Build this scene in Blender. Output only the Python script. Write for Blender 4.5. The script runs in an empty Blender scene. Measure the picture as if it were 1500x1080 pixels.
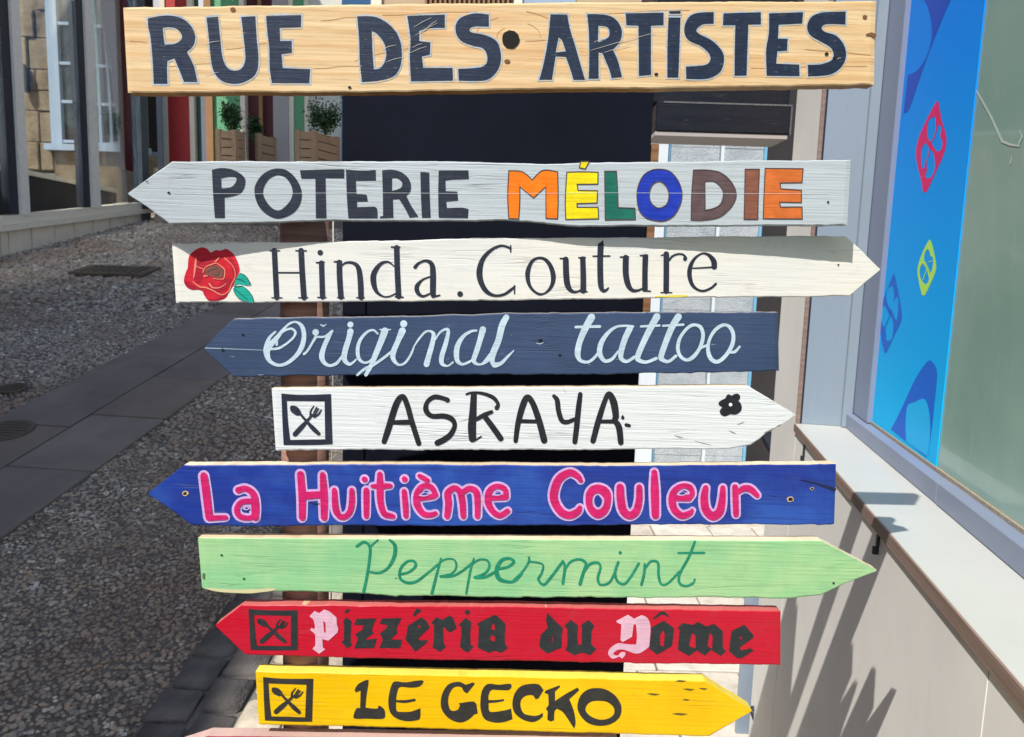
import bpy, math, random
import numpy as np
from mathutils import Vector, Matrix
from mathutils.geometry import tessellate_polygon
random.seed(7)
rng = np.random.default_rng(7)
scene = bpy.context.scene
COL = scene.collection

# ---------------------------------------------------------------- camera
FPX = 1083.0                       # focal length in photo pixels (1500 wide)
PITCH, ROLL = math.radians(7.3), 0.030
CAM = Vector((0, 0, 1.6))
fw = Vector((0, math.cos(PITCH), -math.sin(PITCH)))
up0 = Vector((0, math.sin(PITCH), math.cos(PITCH)))
rt0 = Vector((1, 0, 0))
rt = (rt0 * math.cos(ROLL) + up0 * math.sin(ROLL)).normalized()
up = (up0 * math.cos(ROLL) - rt0 * math.sin(ROLL)).normalized()
cd = bpy.data.cameras.new('camera')
cam = bpy.data.objects.new('camera', cd)
COL.objects.link(cam)
cd.sensor_width = 36
cd.lens = 36 * FPX / 1500
cd.clip_start = 0.05
cd.clip_end = 400
mw = Matrix((rt, up, -fw)).transposed().to_4x4()
mw.translation = CAM
cam.matrix_world = mw
cd.dof.use_dof = True
cd.dof.focus_distance = 1.12
cd.dof.aperture_fstop = 14.0
scene.camera = cam

# ---------------------------------------------------------------- light
SUN_T = Vector((0.80, 1.0, -1.5)).normalized()
world = bpy.data.worlds.new('World')
scene.world = world
world.use_nodes = True
wn = world.node_tree
bg = wn.nodes['Background']
sky = wn.nodes.new('ShaderNodeTexSky')
sky.sky_type = 'NISHITA'
sky.sun_disc = False
sky.sun_elevation = math.asin(-SUN_T.z)
sky.sun_rotation = math.atan2(-SUN_T.x, -SUN_T.y)
sky.air_density = 1.0
wn.links.new(sky.outputs[0], bg.inputs[0])
bg.inputs[1].default_value = 0.15
sl = bpy.data.lights.new('sun', 'SUN')
sl.energy = 4.2
sl.angle = math.radians(0.53)
sl.color = (1.0, 0.965, 0.91)
so = bpy.data.objects.new('sun', sl)
so.rotation_euler = SUN_T.to_track_quat('-Z', 'Y').to_euler()
so.location = (-4, -10, 15)
COL.objects.link(so)
vs = scene.view_settings
vs.view_transform = 'Standard'
vs.look = 'None'
vs.exposure = 0.38
vs.gamma = 1.0
vs.use_curve_mapping = False
scene.cycles.max_bounces = 8
scene.cycles.use_denoising = True

# ---------------------------------------------------------------- helpers
def srgb(r, g, b):
    def f(c):
        c = c / 255.0
        return c / 12.92 if c <= 0.04045 else ((c + 0.055) / 1.055) ** 2.4
    return (f(r), f(g), f(b), 1.0)

def ray(px, py):
    return (fw + rt * ((px - 750) / FPX) - up * ((py - 540) / FPX))

def hit(px, py, p0, n):
    d = ray(px, py)
    n = Vector(n)
    t = (Vector(p0) - CAM).dot(n) / d.dot(n)
    return CAM + d * t

def on_y(px, py, y):
    return hit(px, py, (0, y, 0), (0, 1, 0))

def on_z(px, py, z):
    return hit(px, py, (0, 0, z), (0, 0, 1))

def root_loc(p):
    v = Vector((0, 0, 0))
    while p is not None:
        v = v + p.location
        p = p.parent
    return v

def mesh_obj(name, verts, faces, mats, parent=None, fmat=None, smooth=False, label=None, kind=None):
    o0 = root_loc(parent)
    me = bpy.data.meshes.new(name)
    me.from_pydata([tuple(Vector(v) - o0) for v in verts], [], faces)
    if not isinstance(mats, (list, tuple)):
        mats = [mats]
    for m in mats:
        me.materials.append(m)
    if fmat:
        me.polygons.foreach_set('material_index', fmat)
    if smooth:
        me.polygons.foreach_set('use_smooth', [True] * len(me.polygons))
    me.update()
    o = bpy.data.objects.new(name, me)
    COL.objects.link(o)
    o.parent = parent
    if label:
        o['label'] = label
    if kind:
        o['kind'] = kind
    return o

def thing(name, label, cat, loc=(0, 0, 0), group=None):
    o = bpy.data.objects.new(name, None)
    o.empty_display_size = 0.1
    COL.objects.link(o)
    o.location = loc
    o['label'] = label
    o['category'] = cat
    if group:
        o['group'] = group
    return o

class MB:
    def __init__(s):
        s.v, s.f, s.m = [], [], []
    def hexa(s, a, m=0):
        """8 corners: bottom ring 0-3, top ring 4-7"""
        b = len(s.v)
        s.v += [Vector(p) for p in a]
        for q in ((3, 2, 1, 0), (4, 5, 6, 7), (0, 1, 5, 4), (1, 2, 6, 5), (2, 3, 7, 6), (3, 0, 4, 7)):
            s.f.append(tuple(b + i for i in q))
            s.m.append(m)
        return s
    def box(s, o, ex, ey, ez, x0, x1, y0, y1, z0, z1, m=0, bev=0.0):
        """box in frame o, ex, ey, ez, chamfered by bev"""
        o, ex, ey, ez = Vector(o), Vector(ex), Vector(ey), Vector(ez)
        P = lambda x, y, z: o + ex * x + ey * y + ez * z
        if bev <= 0:
            return s.hexa([P(x0, y0, z0), P(x1, y0, z0), P(x1, y1, z0), P(x0, y1, z0),
                           P(x0, y0, z1), P(x1, y0, z1), P(x1, y1, z1), P(x0, y1, z1)], m)
        b = len(s.v)
        c = bev
        rings = []
        for z, k in ((z0, c), (z0 + c, 0), (z1 - c, 0), (z1, c)):
            if k:
                ring = [(x0 + c, y0 + c), (x1 - c, y0 + c), (x1 - c, y0 + c), (x1 - c, y1 - c), (x1 - c, y1 - c), (x0 + c, y1 - c), (x0 + c, y1 - c), (x0 + c, y0 + c)]
                ring = [(x0 + c, y0 + c), (x1 - c, y0 + c), (x1 - c, y1 - c), (x0 + c, y1 - c)]
                rings.append([P(x, y, z) for x, y in ring])
            else:
                ring = [(x0 + c, y0), (x1 - c, y0), (x1, y0 + c), (x1, y1 - c), (x1 - c, y1), (x0 + c, y1), (x0, y1 - c), (x0, y0 + c)]
                rings.append([P(x, y, z) for x, y in ring])
        idx = []
        for r in rings:
            idx.append(list(range(len(s.v), len(s.v) + len(r))))
            s.v += r
        def add(q):
            s.f.append(tuple(q)); s.m.append(m)
        add(reversed(idx[0])); add(idx[3])
        for i in range(8):
            add((idx[1][i], idx[1][(i + 1) % 8], idx[2][(i + 1) % 8], idx[2][i]))
        for k in range(4):
            a, b2 = idx[1][2 * k], idx[1][2 * k + 1]
            add((idx[0][k], idx[0][(k + 1) % 4], b2, a))
            add((idx[0][(k + 1) % 4], idx[1][(2 * k + 2) % 8], b2))
            a, b2 = idx[2][2 * k], idx[2][2 * k + 1]
            add((a, b2, idx[3][(k + 1) % 4], idx[3][k]))
            add((b2, idx[2][(2 * k + 2) % 8], idx[3][(k + 1) % 4]))
        return s
    def wbox(s, x0, x1, y0, y1, z0, z1, m=0, bev=0.0):
        return s.box((0, 0, 0), (1, 0, 0), (0, 1, 0), (0, 0, 1), x0, x1, y0, y1, z0, z1, m, bev)
    def tube(s, pts, r, n=8, m=0):
        pts = [Vector(p) for p in pts]
        rr = r if isinstance(r, (list, tuple)) else [r] * len(pts)
        rings = []
        for i, p in enumerate(pts):
            t = (pts[min(i + 1, len(pts) - 1)] - pts[max(i - 1, 0)]).normalized()
            a = t.orthogonal().normalized() if i == 0 else (pa - t * pa.dot(t)).normalized()
            pa = a
            b = t.cross(a)
            rings.append(list(range(len(s.v), len(s.v) + n)))
            s.v += [p + (a * math.cos(2 * math.pi * k / n) + b * math.sin(2 * math.pi * k / n)) * rr[i] for k in range(n)]
        for i in range(len(rings) - 1):
            for k in range(n):
                s.f.append((rings[i][k], rings[i][(k + 1) % n], rings[i + 1][(k + 1) % n], rings[i + 1][k])); s.m.append(m)
        s.f.append(tuple(reversed(rings[0]))); s.m.append(m)
        s.f.append(tuple(rings[-1])); s.m.append(m)
        return s
    def build(s, name, mats, parent=None, smooth=False, label=None, kind=None):
        return mesh_obj(name, s.v, s.f, mats, parent, s.m, smooth, label, kind)

# ---------------------------------------------------------------- materials
def newmat(name, rough=0.6, spec=0.5, metal=0.0):
    m = bpy.data.materials.new(name)
    m.use_nodes = True
    nt = m.node_tree
    b = nt.nodes['Principled BSDF']
    b.inputs['Roughness'].default_value = rough
    b.inputs['Specular IOR Level'].default_value = spec
    b.inputs['Metallic'].default_value = metal
    return m, nt, b

def N(nt, typ, **kw):
    n = nt.nodes.new(typ)
    for k, v in kw.items():
        if k.startswith('_'):
            setattr(n, k[1:], v)
        else:
            n.inputs[k.replace('__', ' ')].default_value = v
    return n

def coords(nt, scale=(1, 1, 1), loc=(0, 0, 0)):
    tc = N(nt, 'ShaderNodeTexCoord')
    mp = N(nt, 'ShaderNodeMapping')
    mp.inputs['Scale'].default_value = scale
    mp.inputs['Location'].default_value = loc
    nt.links.new(tc.outputs['Object'], mp.inputs['Vector'])
    return mp.outputs[0]

def noise(nt, vec, scale, detail=4, rough=0.6, dist=0.0):
    n = N(nt, 'ShaderNodeTexNoise', Scale=scale, Detail=detail, Roughness=rough, Distortion=dist)
    nt.links.new(vec, n.inputs['Vector'])
    return n.outputs['Fac']

def ramp(nt, fac, stops):
    r = N(nt, 'ShaderNodeValToRGB')
    e = r.color_ramp.elements
    while len(e) > 1:
        e.remove(e[-1])
    e[0].position = stops[0][0]; e[0].color = stops[0][1]
    for p, c in stops[1:]:
        q = e.new(p); q.color = c
    nt.links.new(fac, r.inputs[0])
    return r.outputs[0]

def g(v):
    return (v, v, v, 1)

def mixc(nt, fac, a, b, mode='MIX'):
    m = N(nt, 'ShaderNodeMix', _data_type='RGBA', _blend_type=mode)
    for sock, val in ((m.inputs[0], fac), (m.inputs[6], a), (m.inputs[7], b)):
        if isinstance(val, (int, float, tuple)):
            sock.default_value = val
        else:
            nt.links.new(val, sock)
    return m.outputs[2]

def bump(nt, b, height, strength=0.3, dist=0.002, prev=None):
    bp = N(nt, 'ShaderNodeBump', Strength=strength, Distance=dist)
    nt.links.new(height, bp.inputs['Height'])
    if prev is not None:
        nt.links.new(prev, bp.inputs['Normal'])
    nt.links.new(bp.outputs[0], b.inputs['Normal'])
    return bp.outputs[0]

def scalec(c, k):
    return (c[0] * k, c[1] * k, c[2] * k, 1)

def painted_wood(name, col, raw=srgb(205, 180, 140), grain=0.5, wear=0.0, rough=0.55, seed=0.0, dark=0.72, second=None, tint=0.35, depth=0.0012):
    """brushed paint over sawn softwood: streaks along x, fine grain relief, worn spots"""
    m, nt, b = newmat(name, rough, 0.35)
    off = (seed * 3.1, seed * 1.7, seed * 2.3)
    kk = 0.6 + (seed * 0.37 % 1) * 0.9
    v1 = coords(nt, (1.2 / kk, 1, 34 * kk), off)
    v2 = coords(nt, (5, 1, 170 * kk), off)
    v0 = coords(nt, (1, 1, 1), off)
    n1 = noise(nt, v1, 2.2, 6, 0.62, 0.6)
    n2 = noise(nt, v2, 1.6, 3, 0.6)
    n0 = noise(nt, v0, 9, 4, 0.6)
    nf = noise(nt, v0, 260, 3, 0.7)
    c = mixc(nt, ramp(nt, n1, [(0.33, g(0)), (0.72, g(1))]), scalec(col, dark), col)
    if second:
        c = mixc(nt, ramp(nt, n0, [(0.4, g(0)), (0.62, g(tint))]), c, second)
    c = mixc(nt, ramp(nt, n2, [(0.3, g(grain)), (0.5, g(0))]), c, scalec(col, 0.55))
    c = mixc(nt, ramp(nt, n0, [(0.25, g(0.22)), (0.8, g(0.0))]), c, scalec(col, 0.6))
    if wear > 0:
        nw = noise(nt, coords(nt, (9, 1, 60), off), 2.5, 5, 0.7)
        w = ramp(nt, nw, [(0.70 - wear * 0.2, g(0)), (0.74 - wear * 0.2, g(0.9))])
        c = mixc(nt, w, c, raw)
    nc = noise(nt, coords(nt, (1.6, 1, 42), (off[0] + 5, 0, off[2])), 1.5, 3, 0.55, 0.8)
    crack = ramp(nt, nc, [(0.478, g(0)), (0.497, g(1)), (0.503, g(1)), (0.522, g(0))])
    gate = ramp(nt, noise(nt, coords(nt, (2.2, 1, 5), (off[0], 0, off[2] + 3)), 3, 3, 0.6), [(0.53, g(0)), (0.66, g(1))])
    crk = mixc(nt, 1.0, crack, gate, 'MULTIPLY')
    c = mixc(nt, mixc(nt, 1.0, crk, g(0.3), 'MULTIPLY'), c, scalec(col, 0.35))
    grime = ramp(nt, noise(nt, coords(nt, (6, 1, 9), off), 5, 6, 0.75), [(0.56, g(0)), (0.75, g(0.16))])
    c = mixc(nt, grime, c, srgb(110, 98, 84))
    nt.links.new(c, b.inputs['Base Color'])
    rr = ramp(nt, n1, [(0.3, g(min(1, rough + .2))), (0.7, g(max(.2, rough - .08)))])
    nt.links.new(rr, b.inputs['Roughness'])
    h = mixc(nt, 0.5, n1, n2)
    h = mixc(nt, mixc(nt, 1.0, crk, g(0.9), 'MULTIPLY'), h, g(0.0))
    p = bump(nt, b, h, 0.8, depth)
    bump(nt, b, nf, 0.22, 0.0006, p)
    return m

def raw_wood(name, col, ring=srgb(176, 120, 62), rough=0.6, seed=0.0, amount=0.75, warm=None):
    m, nt, b = newmat(name, rough, 0.35)
    off = (seed, seed * 1.3, seed * 0.7)
    v = coords(nt, (0.9, 1, 13), off)
    w = N(nt, 'ShaderNodeTexWave', _bands_direction='Z', Scale=1.0, Distortion=5.5, Detail=3.0)
    w.inputs['Detail Scale'].default_value = 1.2
    nt.links.new(v, w.inputs['Vector'])
    n1 = noise(nt, coords(nt, (3, 1, 150), off), 1.8, 4, 0.6)
    n0 = noise(nt, coords(nt, (1.3, 1, 5), off), 3.0, 4, 0.6, 0.4)
    c = mixc(nt, ramp(nt, w.outputs['Fac'], [(0.55, g(0)), (0.97, g(amount))]), col, ring)
    c = mixc(nt, ramp(nt, n0, [(0.42, g(0)), (0.75, g(0.5))]), c, warm or scalec(ring, 1.15))
    c = mixc(nt, ramp(nt, n1, [(0.35, g(0.35)), (0.55, g(0))]), c, scalec(ring, 0.8))
    nfib = noise(nt, coords(nt, (7, 1, 260), off), 1.6, 4, 0.7, 0.3)
    c = mixc(nt, ramp(nt, nfib, [(0.36, g(0.38)), (0.5, g(0))]), c, scalec(ring, 0.62))
    nsp = noise(nt, coords(nt, (30, 1, 60), off), 2.0, 4, 0.7)
    c = mixc(nt, ramp(nt, nsp, [(0.66, g(0)), (0.75, g(0.4))]), c, scalec(ring, 0.5))
    nt.links.new(c, b.inputs['Base Color'])
    p = bump(nt, b, mixc(nt, 0.5, w.outputs['Fac'], n1), 0.45, 0.001)
    bump(nt, b, nfib, 0.3, 0.0006, p)
    return m

def paint(name, col, rough=0.5, var=0.8, scale=40, wearc=None, wear=0.0, spec=0.4, stretch=(1, 1, 1)):
    m, nt, b = newmat(name, rough, spec)
    v = coords(nt, stretch)
    n = noise(nt, v, scale, 5, 0.65)
    c = mixc(nt, ramp(nt, n, [(0.3, g(0)), (0.7, g(1))]), scalec(col, var), col)
    if wear > 0:
        n2 = noise(nt, v, scale * 6, 3, 0.7)
        c = mixc(nt, ramp(nt, n2, [(0.78 - wear * 0.25, g(0)), (0.84 - wear * 0.25, g(0.85))]), c, wearc)
    nt.links.new(c, b.inputs['Base Color'])
    bump(nt, b, n, 0.2, 0.001)
    return m

def lettering_paint(name, col, wearc=None, wear=0.0, grain=0.35):
    """brush-applied sign paint that follows the wood grain"""
    m, nt, b = newmat(name, 0.42, 0.3)
    n1 = noise(nt, coords(nt, (5, 1, 130)), 2.0, 4, 0.65)
    n0 = noise(nt, coords(nt), 45, 3, 0.6)
    c = mixc(nt, ramp(nt, n1, [(0.3, g(0)), (0.65, g(1))]), scalec(col, 1 - grain * 0.7), col)
    c = mixc(nt, ramp(nt, n0, [(0.45, g(0)), (0.7, g(0.35))]), c, (min(1, col[0] * 1.4 + .008), min(1, col[1] * 1.4 + .008), min(1, col[2] * 1.4 + .008), 1))
    if wear > 0:
        n2 = noise(nt, coords(nt, (40, 1, 220)), 2.2, 3, 0.7)
        c = mixc(nt, ramp(nt, n2, [(0.74 - wear * 0.25, g(0)), (0.79 - wear * 0.25, g(0.9))]), c, wearc)
    brush = noise(nt, coords(nt, (22, 1, 22), (3, 0, 9)), 2.4, 5, 0.75, 1.2)
    c = mixc(nt, ramp(nt, brush, [(0.5, g(0)), (0.72, g(0.30))]), c, (min(1, col[0] * 1.5 + .012), min(1, col[1] * 1.5 + .012), min(1, col[2] * 1.5 + .012), 1))
    fib = noise(nt, coords(nt, (9, 1, 240)), 1.8, 4, 0.7)
    c = mixc(nt, ramp(nt, fib, [(0.34, g(0.4)), (0.46, g(0))]), c, scalec(col, 0.5))
    nt.links.new(c, b.inputs['Base Color'])
    nt.links.new(ramp(nt, brush, [(0.35, g(0.42)), (0.7, g(0.65))]), b.inputs['Roughness'])
    p = bump(nt, b, n1, 0.6, 0.001)
    bump(nt, b, brush, 0.25, 0.0006, p)
    return m
# ---------------------------------------------------------------- ground
def street_h(x, y):
    return 0.2 * y

def ground_h(x, y):
    t = min(1.0, max(0.0, (x + 0.50) / 0.85))
    t = t * t * (3 - 2 * t)
    return street_h(x, y) * (1 - t) + (-0.55 + 0.02 * y) * t

SP0, SPN = Vector((0, 0, 0)), Vector((0, -0.2, 1)).normalized()
def on_street(px, py, lift=0.0):
    return hit(px, py, SP0 + Vector((0, 0, lift)), SPN)

m_soil, nt, b = newmat('street_bed', 0.9, 0.3)
n1 = noise(nt, coords(nt), 55, 6, 0.75)
n2 = noise(nt, coords(nt), 1.6, 4, 0.6)
n3 = noise(nt, coords(nt), 16, 4, 0.7)
c = ramp(nt, n1, [(0.3, srgb(82, 77, 70)), (0.55, srgb(128, 120, 110)), (0.8, srgb(174, 166, 152))])
c = mixc(nt, ramp(nt, n2, [(0.4, g(0)), (0.7, g(0.6))]), c, srgb(96, 76, 66))
nt.links.new(c, b.inputs['Base Color'])
p = bump(nt, b, n1, 0.9, 0.012)
bump(nt, b, n3, 0.6, 0.02, p)

xs = [-60, -30, -12, -8, -6, -4, -3, -2.5, -2, -1.5, -1.2, -1, -.8, -.65, -.5, -.42, -.34, -.25, -.16, -.08, 0, .08, .16, .24, .32, .4, .5, .8, 1.2, 2, 4, 8, 20, 60]
ys = [-60, -20, -8, -3, -1, 0, .5, 1, 1.5, 2, 2.5, 3, 3.5, 4, 4.5, 5, 6, 7, 8, 10, 12, 14, 20, 40, 120]
V = [(x, y, ground_h(x, y)) for y in ys for x in xs]
F = [(j * len(xs) + i, j * len(xs) + i + 1, (j + 1) * len(xs) + i + 1, (j + 1) * len(xs) + i) for j in range(len(ys) - 1) for i in range(len(xs) - 1)]
ground = mesh_obj('street', V, F, m_soil, kind='structure', smooth=True)
ground['label'] = 'sloping dark street bed of mortar and small pebbles'

# band of smooth slabs with a central gutter, direction from the photograph's band edges
A0, A1 = on_street(0, 612), on_street(300, 464)
B0, B1 = on_street(6, 689), on_street(225, 556)
C0, C1 = on_street(101, 718), on_street(330, 556)
print('band', A0, A1, B0, B1, C0, C1)
bd = (B1 - B0).normalized()
bn = Vector((bd.y, -bd.x, 0)).normalized()      # to the right
def side(P):
    return (P - B0).dot(bn)
wl = (side(A0) + side(A1)) / 2
wr = (side(C0) + side(C1)) / 2
print('slab band widths', wl, wr)

m_slab = []
for k, cc in enumerate([(122, 112, 104), (130, 119, 110), (124, 112, 100)]):
    m, nt, b = newmat('slab_stone', 0.75, 0.3)
    n1 = noise(nt, coords(nt), 3.0, 5, 0.6)
    n2 = noise(nt, coords(nt), 90, 4, 0.7)
    c = mixc(nt, ramp(nt, n1, [(0.35, g(0)), (0.7, g(1))]), scalec(srgb(*cc), 0.8), scalec(srgb(*cc), 1.15))
    c = mixc(nt, ramp(nt, n2, [(0.5, g(0)), (0.8, g(0.35))]), c, srgb(130, 126, 120))
    nt.links.new(c, b.inputs['Base Color'])
    bump(nt, b, n2, 0.35, 0.003)
    m_slab.append(m)
band = thing('slab_band', 'band of smooth dark paving slabs running up the shaded pebble street', 'paving', tuple(B0))
j_right = sorted([(on_street(190, 615) - B0).dot(bd), (on_street(66, 691) - B0).dot(bd), (on_street(260, 558) - B0).dot(bd)])
cuts_r = [j_right[0] - 0.9] + j_right + [j_right[2] + 1.0, j_right[2] + 2.1, j_right[2] + 3.3, j_right[2] + 4.6, j_right[2] + 6]
cuts_l = [cuts_r[0] + 0.2 + 1.15 * i for i in range(8)]
ez = SPN
ey = bd
ex = bd.cross(ez).normalized()
i = 0
for cuts, xa, xb in ((cuts_r, 0.006, wr), (cuts_l, wl, -0.006)):
    for a, b_ in zip(cuts[:-1], cuts[1:]):
        mb = MB()
        lift = random.uniform(-0.003, 0.003)
        mb.box(B0, ex, ey, ez, min(xa, xb), max(xa, xb), a + 0.005, b_ - 0.005, -0.06, 0.020 + lift, bev=0.004)
        mb.build('slab', m_slab[i % 3], band)
        i += 1

# pebbles set in the street, one mass
m_peb, nt, b = newmat('pebble', 0.62, 0.35)
ob = N(nt, 'ShaderNodeTexCoord')
vor = N(nt, 'ShaderNodeTexVoronoi', Scale=42.0)
nt.links.new(ob.outputs['Object'], vor.inputs['Vector'])
sep = N(nt, 'ShaderNodeSeparateColor')
nt.links.new(vor.outputs['Color'], sep.inputs[0])
c = ramp(nt, sep.outputs[0], [(0.0, srgb(112, 106, 99)), (0.4, srgb(162, 154, 142)), (0.7, srgb(178, 163, 144)), (0.88, srgb(178, 154, 132)), (1.0, srgb(224, 218, 206))])
big = noise(nt, ob.outputs['Object'], 1.1, 3, 0.6)
c = mixc(nt, ramp(nt, big, [(0.42, g(0)), (0.62, g(0.55))]), c, srgb(132, 104, 84))
nt.links.new(c, b.inputs['Base Color'])
nf = noise(nt, ob.outputs['Object'], 160, 3, 0.7)
bump(nt, b, nf, 0.3, 0.002)

phi = (1 + 5 ** .5) / 2
IV = np.array([(-1, phi, 0), (1, phi, 0), (-1, -phi, 0), (1, -phi, 0), (0, -1, phi), (0, 1, phi), (0, -1, -phi), (0, 1, -phi), (phi, 0, -1), (phi, 0, 1), (-phi, 0, -1), (-phi, 0, 1)]) / math.sqrt(1 + phi * phi)
IF = np.array([(0, 11, 5), (0, 5, 1), (0, 1, 7), (0, 7, 10), (0, 10, 11), (1, 5, 9), (5, 11, 4), (11, 10, 2), (10, 7, 6), (7, 1, 8), (3, 9, 4), (3, 4, 2), (3, 2, 6), (3, 6, 8), (3, 8, 9), (4, 9, 5), (2, 4, 11), (6, 2, 10), (8, 6, 7), (9, 8, 1)])

def scatter(name, pts, sizes, mat, label):
    n = len(pts)
    sc = sizes[:, None] * rng.uniform(0.65, 1.25, (n, 3)) * np.array([1, 1, 0.62])
    ang = rng.uniform(0, 2 * np.pi, n)
    tx = rng.normal(0, 0.25, n)
    v = IV[None] * sc[:, None, :] * rng.uniform(0.8, 1.18, (n, 12, 1))
    y = v[..., 1] * np.cos(tx)[:, None] - v[..., 2] * np.sin(tx)[:, None]
    z = v[..., 1] * np.sin(tx)[:, None] + v[..., 2] * np.cos(tx)[:, None]
    x = v[..., 0]
    X = x * np.cos(ang)[:, None] - y * np.sin(ang)[:, None]
    Y = x * np.sin(ang)[:, None] + y * np.cos(ang)[:, None]
    P = np.stack([X, Y, z], -1) + pts[:, None, :]
    F = (IF[None] + (np.arange(n) * 12)[:, None, None]).reshape(-1, 3)
    me = bpy.data.meshes.new(name)
    me.vertices.add(n * 12)
    me.vertices.foreach_set('co', P.reshape(-1).astype(np.float32))
    me.loops.add(len(F) * 3)
    me.loops.foreach_set('vertex_index', F.reshape(-1).astype(np.int32))
    me.polygons.add(len(F))
    me.polygons.foreach_set('loop_start', np.arange(0, len(F) * 3, 3, dtype=np.int32))
    me.polygons.foreach_set('use_smooth', np.ones(len(F), dtype=bool))
    me.materials.append(mat)
    me.update(calc_edges=True)
    o = bpy.data.objects.new(name, me)
    COL.objects.link(o)
    o['kind'] = 'stuff'
    o['label'] = label
    o['category'] = 'pebbles'
    return o

# edge of the sett pavement, from the photograph
K0, K1 = on_street(196, 1080), on_street(322, 905)
kd = (K1 - K0).normalized()
kn = Vector((kd.y, -kd.x, 0)).normalized()
print('kerb line', K0, K1, 'dir', kd)
def free(x, y):
    sb = (x - B0.x) * bn.x + (y - B0.y) * bn.y
    sk = (x - K0.x) * kn.x + (y - K0.y) * kn.y
    return ((sb < wl) | (sb > wr)) & (sk < 0.005)
pts, sz = [], []
for (y0, y1, step, s) in ((1.6, 3.4, 0.0165, 0.0106), (3.4, 6.0, 0.026, 0.0165), (6.0, 12.5, 0.055, 0.034)):
    xr = np.arange(-0.8 * y1 - 0.3, 0.2, step)
    yr = np.arange(y0, y1, step)
    X, Y = np.meshgrid(xr, yr)
    X = (X + rng.uniform(-.45, .45, X.shape) * step).ravel()
    Y = (Y + rng.uniform(-.45, .45, Y.shape) * step).ravel()
    ok = free(X, Y) & (X > -0.74 * Y - 0.25) & (X > -5.6) & (X < -0.02 * Y - 0.3)
    X, Y = X[ok], Y[ok]
    pts.append(np.stack([X, Y, 0.2 * Y + rng.uniform(-0.35, 0.2, len(X)) * s], -1))
    sz.append(rng.uniform(0.7, 1.25, len(X)) * s)
scatter('pebbles', np.concatenate(pts), np.concatenate(sz), m_peb, 'small grey and brown pebbles set in the shaded sloping street')
print('pebbles', sum(len(p) for p in pts))

# setts of the pavement
m_sett = []
for k, cc in enumerate([(190, 178, 158), (180, 170, 154), (202, 190, 168)]):
    m, nt, b = newmat('sett_stone', 0.8, 0.3)
    n1 = noise(nt, coords(nt), 9, 5, 0.65)
    n2 = noise(nt, coords(nt), 70, 4, 0.7)
    c = mixc(nt, ramp(nt, n1, [(0.35, g(0)), (0.7, g(1))]), scalec(srgb(*cc), 0.62), scalec(srgb(*cc), 1.1))
    nt.links.new(c, b.inputs['Base Color'])
    p = bump(nt, b, n1, 0.5, 0.012)
    bump(nt, b, n2, 0.5, 0.004, p)
    m_sett.append(m)
m_mortar = paint('mortar', srgb(120, 114, 106), 0.9, 0.6, 60)
sett_mesh, shade_sett_mesh = [], []
m_shade_sett, nt, b = newmat('dark_shade_sett', 0.8, 0.3)  # dark stone for the shaded columns, their shade deepened in the colour
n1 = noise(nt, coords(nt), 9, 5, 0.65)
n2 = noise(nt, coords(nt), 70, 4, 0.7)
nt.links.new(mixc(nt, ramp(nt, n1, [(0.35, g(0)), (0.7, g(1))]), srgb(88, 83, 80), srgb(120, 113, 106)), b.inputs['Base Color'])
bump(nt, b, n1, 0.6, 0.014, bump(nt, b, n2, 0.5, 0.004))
for k in range(6):
    mb = MB()
    w, l = 0.057, 0.060
    mb.box((0, 0, 0), (1, 0, 0), (0, 1, 0), (0, 0, 1), -w, w, -l, l, -0.06, 0.018, bev=0.009)
    vv = [v + Vector((random.uniform(-.010, .010), random.uniform(-.010, .010), random.uniform(-.003, .004))) for v in mb.v]
    me = bpy.data.meshes.new('sett')
    me.from_pydata([tuple(v) for v in vv], [], mb.f)
    me.polygons.foreach_set('use_smooth', [True] * len(me.polygons))
    me.materials.append(m_sett[k % 3])
    sett_mesh.append(me)
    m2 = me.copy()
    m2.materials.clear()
    m2.materials.append(m_shade_sett)
    shade_sett_mesh.append(m2)
pav = thing('sett_pavement', 'pavement of grey stone setts at the foot of the signpost, shaded at its left edge', 'pavement', tuple(K0))
exk = kd.cross(SPN).normalized()
rotm = Matrix((exk, kd, SPN)).transposed()
cnt = 0
mb = MB()
mb.box(K0, exk, kd, SPN, 0.0, 0.62, -0.6, 2.3, -0.05, 0.006)
mb.build('mortar_bed', m_mortar, pav)
for j in range(22):
    for i_ in range(5):
        if cnt > 250:
            break
        ox = 0.064 + i_ * 0.124 + random.uniform(-.004, .004)
        oy = -0.55 + j * 0.131 + (0.06 if i_ % 2 else 0) + random.uniform(-.005, .005)
        p = K0 + exk * ox + kd * oy
        o = bpy.data.objects.new('sett', (shade_sett_mesh if i_ < 2 else sett_mesh)[random.randrange(6)])
        COL.objects.link(o)
        o.parent = pav
        o.location = p - K0 + SPN * random.uniform(-.004, .004)
        o.rotation_euler = (rotm @ Matrix.Rotation(random.uniform(-.05, .05), 3, 'Z')).to_euler()
        cnt += 1

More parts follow.
